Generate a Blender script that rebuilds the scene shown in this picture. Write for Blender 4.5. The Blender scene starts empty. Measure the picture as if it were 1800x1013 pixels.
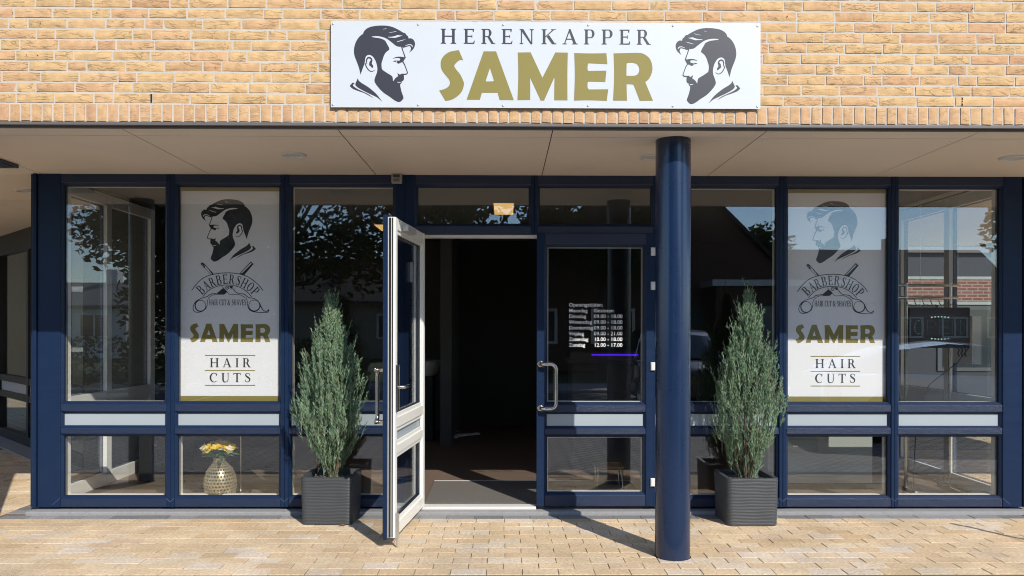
import bpy, bmesh, math, random
from mathutils import Vector, Matrix
from mathutils.geometry import tessellate_polygon
import mathutils.noise as mnoise

R = math.radians
scene = bpy.context.scene
col = scene.collection

# ------------------------------------------------------------------ camera
cam_d = bpy.data.cameras.new('camera')
cam = bpy.data.objects.new('camera', cam_d)
col.objects.link(cam)
scene.camera = cam
cam_d.sensor_width = 36.0
cam_d.lens = 27.2
cam_d.shift_y = 0.0386
cam_d.clip_start = 0.05
cam_d.clip_end = 3000
cam.matrix_world = (Matrix.Translation((0, -5.84, 1.40)) @ Matrix.Rotation(R(-0.5), 4, 'Z')
                    @ Matrix.Rotation(R(90), 4, 'X') @ Matrix.Rotation(R(0.1), 4, 'Z'))

# ------------------------------------------------------------------ sky and sun
SUN_EL, SUN_AZ = 36.8, 29.3          # azimuth: degrees east of straight in front of the facade
world = bpy.data.worlds.new('World')
scene.world = world
world.use_nodes = True
wn, wl = world.node_tree.nodes, world.node_tree.links
bgn = wn['Background']
sky = wn.new('ShaderNodeTexSky')
sky.sky_type = 'NISHITA'
sky.sun_disc = False
sky.sun_elevation = R(SUN_EL)
sky.sun_rotation = R(180 - SUN_AZ)
sky.air_density = 1.0
sky.dust_density = 0.1
sky.ozone_density = 4.0
tc = wn.new('ShaderNodeTexCoord')
mp = wn.new('ShaderNodeMapping')
mp.inputs['Scale'].default_value = (2.2, 2.2, 6.0)
cn = wn.new('ShaderNodeTexNoise')
cn.inputs['Scale'].default_value = 1.6
cn.inputs['Detail'].default_value = 7
cr = wn.new('ShaderNodeValToRGB')
cr.color_ramp.elements[0].position = 0.56
cr.color_ramp.elements[1].position = 0.78
cr.color_ramp.elements[0].color = (0, 0, 0, 1)
cr.color_ramp.elements[1].color = (0.4, 0.4, 0.4, 1)
cm = wn.new('ShaderNodeMix')
cm.data_type = 'RGBA'
wl.new(tc.outputs['Generated'], mp.inputs['Vector'])
wl.new(mp.outputs['Vector'], cn.inputs['Vector'])
wl.new(cn.outputs['Fac'], cr.inputs['Fac'])
wl.new(cr.outputs['Color'], cm.inputs['Factor'])
wl.new(sky.outputs['Color'], cm.inputs['A'])
cm.inputs['B'].default_value = (13, 13.5, 14, 1)
wl.new(cm.outputs['Result'], bgn.inputs['Color'])
bgn.inputs['Strength'].default_value = 0.15

sun_d = bpy.data.lights.new('sun', 'SUN')
sun_d.energy = 3.3
sun_d.angle = R(0.5)
sun_d.color = (1.0, 0.945, 0.86)
sun = bpy.data.objects.new('sun', sun_d)
col.objects.link(sun)
_ce = math.cos(R(SUN_EL))
SUN_DIR = Vector((-math.sin(R(SUN_AZ)) * _ce, math.cos(R(SUN_AZ)) * _ce, -math.sin(R(SUN_EL))))
sun.rotation_euler = SUN_DIR.to_track_quat('-Z', 'Y').to_euler()
sun.location = (8, -14, 12)

vs = scene.view_settings
vs.view_transform = 'Standard'
vs.look = 'None'
vs.exposure = 0.5
vs.gamma = 1.0
vs.use_curve_mapping = False
try:
    scene.cycles.use_denoising = True
    scene.cycles.pixel_filter_type = 'BLACKMAN_HARRIS'
    scene.cycles.filter_width = 1.05
    scene.cycles.max_bounces = 10
    scene.cycles.transparent_max_bounces = 24
    scene.cycles.glossy_bounces = 5
    scene.cycles.diffuse_bounces = 4
    scene.cycles.sample_clamp_indirect = 8
    scene.cycles.caustics_reflective = False
except Exception:
    pass

# ------------------------------------------------------------------ helpers
def tag(o, label=None, cat=None, group=None, kind=None):
    if label: o['label'] = label
    if cat: o['category'] = cat
    if group: o['group'] = group
    if kind: o['kind'] = kind
    return o

def empty(name, loc, label, cat, group=None, rz=0.0):
    o = bpy.data.objects.new(name, None)
    o.empty_display_size = 0.1
    col.objects.link(o)
    o.location = loc
    o.rotation_euler = (0, 0, rz)
    return tag(o, label, cat, group)

class MB:
    """collects simple shapes; build() links them as one mesh object"""
    def __init__(s):
        s.v, s.f, s.m, s.sm = [], [], [], []
    def add(s, vs_, fs_, mi=0, smooth=False):
        o = len(s.v)
        s.v += [tuple(p) for p in vs_]
        for f in fs_:
            s.f.append([i + o for i in f]); s.m.append(mi); s.sm.append(smooth)
        return s
    def box(s, x0, x1, y0, y1, z0, z1, mi=0):
        p = [(x0,y0,z0),(x1,y0,z0),(x1,y1,z0),(x0,y1,z0),(x0,y0,z1),(x1,y0,z1),(x1,y1,z1),(x0,y1,z1)]
        return s.add(p, [(0,3,2,1),(4,5,6,7),(0,1,5,4),(1,2,6,5),(2,3,7,6),(3,0,4,7)], mi)
    def cbox(s, x0, x1, y0, y1, z0, z1, c=0.003, mi=0):
        """box with chamfered front (-y) face edges"""
        p = [(x0,y0+c,z0),(x1,y0+c,z0),(x1,y0+c,z1),(x0,y0+c,z1),
             (x0+c,y0,z0+c),(x1-c,y0,z0+c),(x1-c,y0,z1-c),(x0+c,y0,z1-c),
             (x0,y1,z0),(x1,y1,z0),(x1,y1,z1),(x0,y1,z1)]
        return s.add(p, [(4,5,6,7),(0,1,5,4),(1,2,6,5),(2,3,7,6),(3,0,4,7),
                         (0,8,9,1),(1,9,10,2),(2,10,11,3),(3,11,8,0),(8,11,10,9)], mi)
    def obox(s, c, ax, ay, az, hx, hy, hz, mi=0):
        c, ax, ay, az = Vector(c), Vector(ax).normalized(), Vector(ay).normalized(), Vector(az).normalized()
        p = [c + ax*hx*i + ay*hy*j + az*hz*k for k in (-1,1) for (i,j) in ((-1,-1),(1,-1),(1,1),(-1,1))]
        return s.add(p, [(0,3,2,1),(4,5,6,7),(0,1,5,4),(1,2,6,5),(2,3,7,6),(3,0,4,7)], mi)
    def tube(s, pts, r, n=10, mi=0, caps=True, smooth=True):
        pts = [Vector(p) for p in pts]
        rs = r if isinstance(r, (list, tuple)) else [r]*len(pts)
        rings, up = [], None
        for i, p in enumerate(pts):
            t = (pts[min(i+1, len(pts)-1)] - pts[max(i-1, 0)]).normalized()
            if up is None:
                up = Vector((0,0,1)) if abs(t.z) < 0.9 else Vector((0,1,0))
            a = t.cross(up)
            if a.length < 1e-5: a = t.cross(Vector((1,0,0)))
            a.normalize(); b = a.cross(t).normalized(); up = b
            rings.append([p + (a*math.cos(2*math.pi*k/n) + b*math.sin(2*math.pi*k/n))*rs[i] for k in range(n)])
        vs_ = [v for rg in rings for v in rg]
        fs_ = [(i*n+k, i*n+(k+1)%n, (i+1)*n+(k+1)%n, (i+1)*n+k) for i in range(len(pts)-1) for k in range(n)]
        s.add(vs_, fs_, mi, smooth)
        if caps:
            s.add(rings[0], [tuple(range(n))], mi); s.add(rings[-1], [tuple(range(n-1,-1,-1))], mi)
        return s
    def lathe(s, prof, c=(0,0,0), n=32, mi=0, smooth=True):
        c = Vector(c)
        vs_ = [c + Vector((r*math.cos(2*math.pi*k/n), r*math.sin(2*math.pi*k/n), z)) for (r,z) in prof for k in range(n)]
        fs_ = [(i*n+k, i*n+(k+1)%n, (i+1)*n+(k+1)%n, (i+1)*n+k) for i in range(len(prof)-1) for k in range(n)]
        return s.add(vs_, fs_, mi, smooth)
    def flat(s, outer, holes, fx, fz, y, thick=0.0008, mi=0):
        """flat cut-out shape in the x-z plane, front face at y looking to -y"""
        loops = [outer] + list(holes)
        L3 = [[Vector((fx(p), fz(p), 0)) for p in lp] for lp in loops]
        tris = tessellate_polygon(L3)
        al = [v for lp in L3 for v in lp]
        fs_ = []
        for t in tris:
            a, b, c_ = (al[i] for i in t)
            n_ = (b - a).cross(c_ - a).z
            if abs(n_) < 1e-12: continue
            fs_.append(tuple(t) if n_ > 0 else tuple(reversed(t)))
        s.add([(v.x, y, v.y) for v in al], fs_, mi)
        for lp in L3:
            n = len(lp)
            s.add([(v.x, y, v.y) for v in lp] + [(v.x, y+thick, v.y) for v in lp],
                  [(i, (i+1)%n, n+(i+1)%n, n+i) for i in range(n)], mi)
        return s
    def build(s, name, mats, parent=None, bevel=0.0, auto=False, loc=None):
        me = bpy.data.meshes.new(name)
        me.from_pydata(s.v, [], s.f)
        me.update()
        mats = mats if isinstance(mats, (list, tuple)) else [mats]
        for m in mats: me.materials.append(m)
        for i, p in enumerate(me.polygons):
            p.material_index = min(s.m[i], len(mats)-1); p.use_smooth = s.sm[i]
        if bevel or auto:
            bm = bmesh.new(); bm.from_mesh(me)
            bmesh.ops.remove_doubles(bm, verts=bm.verts, dist=1e-6)
            bmesh.ops.recalc_face_normals(bm, faces=bm.faces)
            if bevel:
                es = [e for e in bm.edges if len(e.link_faces) == 2 and e.calc_face_angle(0) > 0.6]
                bmesh.ops.bevel(bm, geom=es, offset=bevel, segments=2, profile=0.6, affect='EDGES', clamp_overlap=True)
            bm.to_mesh(me); bm.free()
        o = bpy.data.objects.new(name, me)
        col.objects.link(o)
        if loc: o.location = loc
        if parent: o.parent = parent
        return o

# ---- materials
MATS = {}
def mat(name, color, rough=0.5, metal=0.0, spec=0.5, bump=0.0, bscale=60.0, var=0.0, vscale=4.0, coat=0.0, stretch=None, emit=None, estr=0.0):
    m = bpy.data.materials.new(name)
    m.use_nodes = True
    nt = m.node_tree; n, l = nt.nodes, nt.links
    p = n['Principled BSDF']
    p.inputs['Base Color'].default_value = (*color, 1)
    p.inputs['Roughness'].default_value = rough
    p.inputs['Metallic'].default_value = metal
    p.inputs['Specular IOR Level'].default_value = spec
    if coat:
        p.inputs['Coat Weight'].default_value = coat; p.inputs['Coat Roughness'].default_value = .06 if coat >= 1 else .16
    co = n.new('ShaderNodeTexCoord')
    vec = co.outputs['Object']
    if stretch:
        mpn = n.new('ShaderNodeMapping'); mpn.inputs['Scale'].default_value = stretch
        l.new(vec, mpn.inputs['Vector']); vec = mpn.outputs['Vector']
    if var:
        t = n.new('ShaderNodeTexNoise'); t.inputs['Scale'].default_value = vscale; t.inputs['Detail'].default_value = 6
        l.new(vec, t.inputs['Vector'])
        mx = n.new('ShaderNodeMix'); mx.data_type = 'RGBA'
        l.new(t.outputs['Fac'], mx.inputs['Factor'])
        mx.inputs['A'].default_value = (*[c*(1-var) for c in color], 1)
        mx.inputs['B'].default_value = (*[min(1, c*(1+var)) for c in color], 1)
        l.new(mx.outputs['Result'], p.inputs['Base Color'])
        rr = n.new('ShaderNodeMapRange'); rr.inputs['To Min'].default_value = max(0, rough-0.08); rr.inputs['To Max'].default_value = min(1, rough+0.08)
        l.new(t.outputs['Fac'], rr.inputs['Value']); l.new(rr.outputs['Result'], p.inputs['Roughness'])
    if bump:
        b = n.new('ShaderNodeBump'); b.inputs['Strength'].default_value = bump; b.inputs['Distance'].default_value = 0.004
        t2 = n.new('ShaderNodeTexNoise'); t2.inputs['Scale'].default_value = bscale; t2.inputs['Detail'].default_value = 4
        l.new(vec, t2.inputs['Vector']); l.new(t2.outputs['Fac'], b.inputs['Height']); l.new(b.outputs['Normal'], p.inputs['Normal'])
    if emit:
        p.inputs['Emission Color'].default_value = (*emit, 1); p.inputs['Emission Strength'].default_value = estr
    MATS[name] = m
    return m

def ramp(n, stops, interp='LINEAR'):
    r = n.new('ShaderNodeValToRGB'); r.color_ramp.interpolation = interp
    e = r.color_ramp.elements
    while len(e) < len(stops): e.new(0.5)
    for k, (pos, c) in enumerate(stops):
        e[k].position = pos; e[k].color = (*c, 1)
    return r

def island_mat(name, stops, rough=0.85, noise=0.12, nscale=25.0, bump=0.4, bscale=90.0, crease=0.0, interp='LINEAR', transl=0.0, stretch=(1,1,1), stain=0.0):
    m = bpy.data.materials.new(name); m.use_nodes = True
    n, l = m.node_tree.nodes, m.node_tree.links
    p = n['Principled BSDF']; p.inputs['Roughness'].default_value = rough; p.inputs['Specular IOR Level'].default_value = 0.25
    g = n.new('ShaderNodeNewGeometry')
    rp = ramp(n, stops, interp); l.new(g.outputs['Random Per Island'], rp.inputs['Fac'])
    co = n.new('ShaderNodeTexCoord'); mpn = n.new('ShaderNodeMapping'); mpn.inputs['Scale'].default_value = stretch
    l.new(co.outputs['Object'], mpn.inputs['Vector'])
    t = n.new('ShaderNodeTexNoise'); t.inputs['Scale'].default_value = nscale; t.inputs['Detail'].default_value = 5
    l.new(mpn.outputs['Vector'], t.inputs['Vector'])
    hv = n.new('ShaderNodeMapRange'); hv.inputs['From Min'].default_value = 0.25; hv.inputs['From Max'].default_value = 0.75
    hv.inputs['To Min'].default_value = 1 - noise; hv.inputs['To Max'].default_value = 1 + noise
    l.new(t.outputs['Fac'], hv.inputs['Value'])
    mul = n.new('ShaderNodeMix'); mul.data_type = 'RGBA'; mul.blend_type = 'MULTIPLY'; mul.inputs['Factor'].default_value = 1
    l.new(rp.outputs['Color'], mul.inputs['A']); l.new(hv.outputs['Result'], mul.inputs['B'])
    out = mul.outputs['Result']
    if stain:
        ts = n.new('ShaderNodeTexNoise'); ts.inputs['Scale'].default_value = 1.7; ts.inputs['Detail'].default_value = 8; ts.inputs['Roughness'].default_value = .65
        l.new(co.outputs['Object'], ts.inputs['Vector'])
        ms_ = n.new('ShaderNodeMapRange'); ms_.inputs['From Min'].default_value = .35; ms_.inputs['From Max'].default_value = .65
        ms_.inputs['To Min'].default_value = 1 - stain; ms_.inputs['To Max'].default_value = 1.0
        l.new(ts.outputs['Fac'], ms_.inputs['Value'])
        vo_ = n.new('ShaderNodeTexVoronoi'); vo_.inputs['Scale'].default_value = 4.2
        l.new(co.outputs['Object'], vo_.inputs['Vector'])
        gm = n.new('ShaderNodeMapRange'); gm.inputs['From Min'].default_value = .035; gm.inputs['From Max'].default_value = .06
        gm.inputs['To Min'].default_value = .55; gm.inputs['To Max'].default_value = 1.0
        l.new(vo_.outputs['Distance'], gm.inputs['Value'])
        m1 = n.new('ShaderNodeMath'); m1.operation = 'MULTIPLY'
        l.new(ms_.outputs['Result'], m1.inputs[0]); l.new(gm.outputs['Result'], m1.inputs[1])
        mu2 = n.new('ShaderNodeMix'); mu2.data_type = 'RGBA'; mu2.blend_type = 'MULTIPLY'; mu2.inputs['Factor'].default_value = 1
        l.new(out, mu2.inputs['A']); l.new(m1.outputs['Value'], mu2.inputs['B']); out = mu2.outputs['Result']
    t2 = n.new('ShaderNodeTexNoise'); t2.inputs['Scale'].default_value = bscale; t2.inputs['Detail'].default_value = 5
    l.new(mpn.outputs['Vector'], t2.inputs['Vector'])
    hgt = t2.outputs['Fac']
    if crease:
        # folds of hand-moulded clay: thin wavy, mostly horizontal furrows
        ad = n.new('ShaderNodeVectorMath'); ad.operation = 'SCALE'; ad.inputs['Scale'].default_value = 37.0
        cmb = n.new('ShaderNodeCombineXYZ')
        l.new(g.outputs['Random Per Island'], cmb.inputs['X']); l.new(g.outputs['Random Per Island'], cmb.inputs['Z'])
        l.new(cmb.outputs['Vector'], ad.inputs[0])
        ad2 = n.new('ShaderNodeVectorMath'); ad2.operation = 'ADD'
        mp2 = n.new('ShaderNodeMapping'); mp2.inputs['Scale'].default_value = (8.0, 8.0, 30.0)
        l.new(co.outputs['Object'], mp2.inputs['Vector'])
        l.new(mp2.outputs['Vector'], ad2.inputs[0]); l.new(ad.outputs['Vector'], ad2.inputs[1])
        t3 = n.new('ShaderNodeTexNoise'); t3.inputs['Scale'].default_value = 1.0; t3.inputs['Detail'].default_value = 3; t3.inputs['Distortion'].default_value = 0.6
        l.new(ad2.outputs['Vector'], t3.inputs['Vector'])
        sb = n.new('ShaderNodeMath'); sb.operation = 'SUBTRACT'; sb.inputs[1].default_value = 0.5
        ab = n.new('ShaderNodeMath'); ab.operation = 'ABSOLUTE'
        l.new(t3.outputs['Fac'], sb.inputs[0]); l.new(sb.outputs['Value'], ab.inputs[0])
        cr_ = n.new('ShaderNodeMapRange'); cr_.inputs['From Min'].default_value = 0.0; cr_.inputs['From Max'].default_value = 0.035
        l.new(ab.outputs['Value'], cr_.inputs['Value'])     # 0 in a crease, 1 outside
        t4 = n.new('ShaderNodeTexNoise'); t4.inputs['Scale'].default_value = 9.0
        ad3 = n.new('ShaderNodeVectorMath'); ad3.operation = 'ADD'
        l.new(co.outputs['Object'], ad3.inputs[0]); l.new(ad.outputs['Vector'], ad3.inputs[1]); l.new(ad3.outputs['Vector'], t4.inputs['Vector'])
        mk = n.new('ShaderNodeMapRange'); mk.inputs['From Min'].default_value = 0.42; mk.inputs['From Max'].default_value = 0.56
        l.new(t4.outputs['Fac'], mk.inputs['Value'])        # creases only on parts of some bricks
        inv = n.new('ShaderNodeMath'); inv.operation = 'SUBTRACT'; inv.inputs[0].default_value = 1
        l.new(cr_.outputs['Result'], inv.inputs[1])
        dp = n.new('ShaderNodeMath'); dp.operation = 'MULTIPLY'
        l.new(inv.outputs['Value'], dp.inputs[0]); l.new(mk.outputs['Result'], dp.inputs[1])
        dk = n.new('ShaderNodeMix'); dk.data_type = 'RGBA'
        sc = n.new('ShaderNodeMath'); sc.operation = 'MULTIPLY'; sc.inputs[1].default_value = crease
        l.new(dp.outputs['Value'], sc.inputs[0]); l.new(sc.outputs['Value'], dk.inputs['Factor'])
        l.new(out, dk.inputs['A']); dk.inputs['B'].default_value = (0.16, 0.10, 0.05, 1)
        out = dk.outputs['Result']
        hs = n.new('ShaderNodeMath'); hs.operation = 'MULTIPLY_ADD'; hs.inputs[1].default_value = -1.3
        l.new(dp.outputs['Value'], hs.inputs[0]); l.new(t2.outputs['Fac'], hs.inputs[2])
        h2 = n.new('ShaderNodeMath'); h2.operation = 'MULTIPLY_ADD'; h2.inputs[1].default_value = 1.6
        l.new(t3.outputs['Fac'], h2.inputs[0]); l.new(hs.outputs['Value'], h2.inputs[2])
        hgt = h2.outputs['Value']
    l.new(out, p.inputs['Base Color'])
    if bump:
        b = n.new('ShaderNodeBump'); b.inputs['Strength'].default_value = bump; b.inputs['Distance'].default_value = 0.004
        l.new(hgt, b.inputs['Height']); l.new(b.outputs['Normal'], p.inputs['Normal'])
    if transl:
        tr = n.new('ShaderNodeBsdfTranslucent'); l.new(out, tr.inputs['Color'])
        ms = n.new('ShaderNodeMixShader'); ms.inputs['Fac'].default_value = transl
        l.new(p.outputs['BSDF'], ms.inputs[1]); l.new(tr.outputs['BSDF'], ms.inputs[2])
        l.new(ms.outputs['Shader'], n['Material Output'].inputs['Surface'])
    return m

def glass_mat(name, f0=.075, tint=(0.99, 0.995, 0.992), wob=0.0):
    m = bpy.data.materials.new(name); m.use_nodes = True
    n, l = m.node_tree.nodes, m.node_tree.links
    n.remove(n['Principled BSDF'])
    ge = n.new('ShaderNodeNewGeometry')
    dt = n.new('ShaderNodeVectorMath'); dt.operation = 'DOT_PRODUCT'
    l.new(ge.outputs['Incoming'], dt.inputs[0]); l.new(ge.outputs['Normal'], dt.inputs[1])
    def M(op, a, b=None):
        q = n.new('ShaderNodeMath'); q.operation = op
        for i, v in enumerate((a, b)):
            if v is None: continue
            if isinstance(v, (int, float)): q.inputs[i].default_value = v
            else: l.new(v, q.inputs[i])
        return q.outputs['Value']
    sch = M('POWER', M('SUBTRACT', 1.0, M('ABSOLUTE', dt.outputs['Value'])), 5.0)
    fres = M('ADD', M('MULTIPLY', sch, 1 - f0), f0)      # Schlick reflectance, the same from both sides
    tr = n.new('ShaderNodeBsdfTransparent'); tr.inputs['Color'].default_value = (*tint, 1)
    gl = n.new('ShaderNodeBsdfGlossy'); gl.inputs['Roughness'].default_value = 0.0; gl.inputs['Color'].default_value = (0.93, 0.97, 1, 1)
    ms = n.new('ShaderNodeMixShader')
    l.new(fres, ms.inputs['Fac']); l.new(tr.outputs['BSDF'], ms.inputs[1]); l.new(gl.outputs['BSDF'], ms.inputs[2])
    if wob:
        t = n.new('ShaderNodeTexNoise'); t.inputs['Scale'].default_value = 3.0
        co = n.new('ShaderNodeTexCoord'); l.new(co.outputs['Object'], t.inputs['Vector'])
        b = n.new('ShaderNodeBump'); b.inputs['Strength'].default_value = wob; b.inputs['Distance'].default_value = 0.003
        l.new(t.outputs['Fac'], b.inputs['Height']); l.new(b.outputs['Normal'], gl.inputs['Normal'])
    l.new(ms.outputs['Shader'], n['Material Output'].inputs['Surface'])
    return m

M_BRICK = island_mat('yellow_brick', [(0, (0.601,0.384,0.186)), (0.2, (0.653,0.423,0.203)), (0.42, (0.692,0.449,0.218)), (0.6, (0.663,0.423,0.208)), (0.74, (0.634,0.387,0.200)), (0.84, (0.679,0.432,0.222)), (0.94, (0.621,0.351,0.186)), (1, (0.582,0.355,0.180))],
                     noise=0.16, nscale=22, bump=0.55, bscale=110, crease=0.38)
M_SOLDIER = island_mat('soldier_brick', [(0, (0.606,0.372,0.199)), (0.3, (0.645,0.405,0.209)), (0.55, (0.619,0.366,0.202)), (0.8, (0.658,0.424,0.226)), (1, (0.561,0.333,0.188))], noise=0.14, nscale=30, bump=0.35, bscale=110, crease=0.25)
M_MORTAR = mat('mortar', (.60,.545,.465), .95, bump=.6, bscale=160, var=.1, vscale=6)
M_TRIM = mat('edge_trim_metal', (.15,.13,.118), .5, bump=.05)
M_SOFFIT = mat('soffit_board', (.82,.70,.57), .75, bump=.04, bscale=200, var=.08, vscale=1.6)
M_BACK = mat('dark_gap', (.02,.018,.016), .9)
M_BLUE = mat('blue_frame_foil', (.0085,.0230,.063), .38, spec=.24, bump=.10, bscale=55, var=.16, vscale=5, stretch=(1,1,6))
M_RAIL = mat('blue_rail_foil', (.0105,.0235,.063), .36, spec=.55, bump=.55, bscale=60, var=.10, vscale=6, stretch=(1,6,12))
M_SEAM = mat('weld_seam', (.10,.14,.25), .5)
M_GASKET = mat('rubber_gasket', (.012,.012,.013), .7)
M_SPACER = mat('glazing_spacer', (.30,.31,.30), .45, metal=.6)
M_PANEL = mat('grey_white_panel', (.37,.425,.46), .4, var=.03)
M_WHITE = mat('white_upvc', (.84,.83,.77), .35, bump=.03, var=.04)
M_ALU = mat('aluminium', (.62,.61,.58), .35, metal=.8, var=.08, vscale=8)
M_STEEL = mat('brushed_steel', (.62,.58,.53), .22, metal=1.0, bump=.03, bscale=200)
M_GLASS = glass_mat('window_glass', .082, wob=.02)
M_SIGN = mat('white_sign_panel', (.645,.67,.685), .38, var=.02)
M_INK = mat('anthracite_vinyl', (.038,.039,.052), .45)
M_GOLD = mat('gold_vinyl', (.285,.235,.066), .5, spec=.3)
M_SCREW = mat('screw_head', (.55,.55,.54), .4, metal=.5)
M_POSTER = mat('poster_paper', (.90,.90,.92), .55, var=.02)
M_PINK = mat('poster_ink', (.028,.030,.036), .5)
M_WTEXT = mat('white_vinyl', (.85,.85,.85), .5)
M_COLUMN = mat('blue_column_paint', (.0075,.0225,.064), .28, spec=.4, bump=.03, bscale=30, var=.10, vscale=5, coat=.4)
M_PLANTER = mat('charcoal_resin', (.052,.057,.062), .55, bump=.10, bscale=150, var=.12, vscale=9)
M_SOIL = island_mat('potting_gravel', [(0,(.10,.08,.06)),(.5,(.22,.19,.15)),(1,(.34,.31,.27))], noise=.2, bump=.2)
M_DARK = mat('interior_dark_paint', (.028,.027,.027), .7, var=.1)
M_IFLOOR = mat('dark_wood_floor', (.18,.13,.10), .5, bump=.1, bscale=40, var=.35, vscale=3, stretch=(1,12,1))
M_MAT = mat('entrance_mat', (.150,.135,.122), .98, bump=1.0, bscale=220, var=.5, vscale=160)
M_SILL = mat('grey_stone_sill', (.30,.30,.305), .85, bump=.4, bscale=220, var=.18, vscale=30)
M_EDGE = island_mat('grey_edging_paver', [(0,(.20,.198,.198)),(.5,(.27,.267,.263)),(1,(.34,.335,.33))], noise=.35, nscale=120, bump=1.0, bscale=260)
M_PAVER = island_mat('yellow_paver', [(0, (0.701,0.507,0.307)), (0.2, (0.767,0.577,0.364)), (0.45, (0.814,0.633,0.416)), (0.62, (0.752,0.558,0.348)), (0.8, (0.814,0.653,0.458)), (0.92, (0.783,0.663,0.530)), (1, (0.701,0.507,0.317))], noise=.24, nscale=55, bump=.6, bscale=240, stain=.27)
M_JOINT = mat('paver_joint_sand', (.17,.13,.085), .95, bump=.5, bscale=200, var=.3, vscale=20)
M_KERB = mat('kerb_stone', (.10,.088,.08), .9, bump=.4, bscale=140, var=.2, vscale=12)

# ------------------------------------------------------------------ ground
def struct(name, mb, m, **k):
    o = mb.build(name, m, **k); o['kind'] = 'structure'; return o

struct('ground', MB().add([(-300,-300,-.16),(300,-300,-.16),(300,300,-.16),(-300,300,-.16)], [(0,1,2,3)]),
       mat('verge_grass', (.06,.085,.03), .95, bump=.6, bscale=12, var=.4, vscale=1.5))

def brick_tex_mat(name, c1, c2, mortar, scale, rotz, w, h, ms=.012, rough=.9, upright=False):
    m = bpy.data.materials.new(name); m.use_nodes = True
    n, l = m.node_tree.nodes, m.node_tree.links
    p = n['Principled BSDF']; p.inputs['Roughness'].default_value = rough
    co = n.new('ShaderNodeTexCoord'); mpn = n.new('ShaderNodeMapping'); mpn.inputs['Rotation'].default_value = (R(-90) if upright else 0,0,rotz)
    l.new(co.outputs['Object'], mpn.inputs['Vector'])
    b = n.new('ShaderNodeTexBrick'); b.inputs['Scale'].default_value = scale; b.inputs['Brick Width'].default_value = w; b.inputs['Row Height'].default_value = h
    b.inputs['Mortar Size'].default_value = ms
    b.inputs['Color1'].default_value = (*c1,1); b.inputs['Color2'].default_value = (*c2,1); b.inputs['Mortar'].default_value = (*mortar,1)
    l.new(mpn.outputs['Vector'], b.inputs['Vector'])
    t = n.new('ShaderNodeTexNoise'); t.inputs['Scale'].default_value = 1.3; t.inputs['Detail'].default_value = 7
    l.new(co.outputs['Object'], t.inputs['Vector'])
    mr = n.new('ShaderNodeMapRange'); mr.inputs['To Min'].default_value = .7; mr.inputs['To Max'].default_value = 1.3
    l.new(t.outputs['Fac'], mr.inputs['Value'])
    mx = n.new('ShaderNodeMix'); mx.data_type = 'RGBA'; mx.blend_type = 'MULTIPLY'; mx.inputs['Factor'].default_value = 1
    l.new(b.outputs['Color'], mx.inputs['A']); l.new(mr.outputs['Result'], mx.inputs['B']); l.new(mx.outputs['Result'], p.inputs['Base Color'])
    bu = n.new('ShaderNodeBump'); bu.inputs['Strength'].default_value = .4; bu.inputs['Distance'].default_value = .004; bu.invert = True
    l.new(b.outputs['Fac'], bu.inputs['Height']); l.new(bu.outputs['Normal'], p.inputs['Normal'])
    return m

struct('forecourt', MB().box(-40,40,-6.2,-1.62,-.15,-.10),
       brick_tex_mat('grey_clinker', (.36,.335,.31), (.46,.43,.40), (.16,.145,.13), 1.0, R(45), .21, .105))
struct('kerb', MB().box(-40,40,-1.615,-1.462,-.15,-.004).box(-40,40,-6.36,-6.205,-.15,-.07), M_KERB, bevel=.008)
struct('road', MB().box(-60,60,-12.0,-6.36,-.155,-.112), mat('asphalt', (.11,.108,.105), .9, bump=.5, bscale=90, var=.25, vscale=.8))
mk = MB()
for k in range(-9, 10):
    mk.box(k*3.2-.06, k*3.2+.06, -11.8, -9.2, -.112, -.108)
struct('road_markings', mk, mat('road_paint', (.7,.7,.68), .8, var=.1))
struct('far_pavement', MB().box(-60,60,-14.2,-12.0,-.155,-.05), mat('concrete_slab', (.36,.33,.31), .9, bump=.3, bscale=40, var=.15, vscale=2))

# yellow pavers, laid one by one in running bond, and their sand bed
rng = random.Random(11)
def paver(mb, x0, x1, y0, y1, z, mi=0, c=.0012, rnd=rng, side=.03):
    t = [rnd.uniform(-.0006, .0006) for _ in range(4)]
    dz = rnd.uniform(-.0022, .0018)
    a = rnd.uniform(-.001, .001)
    p = [(x0,y0,z-c+dz),(x1,y0,z-c+dz),(x1,y1,z-c+dz),(x0,y1,z-c+dz),
         (x0+c,y0+c+a,z+t[0]+dz),(x1-c,y0+c-a,z+t[1]+dz),(x1-c,y1-c+a,z+t[2]+dz),(x0+c,y1-c,z+t[3]+dz),
         (x0,y0,z-side),(x1,y0,z-side),(x1,y1,z-side),(x0,y1,z-side)]
    mb.add(p, [(4,5,6,7),(0,1,5,4),(1,2,6,5),(2,3,7,6),(3,0,4,7),(8,9,1,0),(9,10,2,1),(10,11,3,2),(11,8,0,3)], mi)

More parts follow.
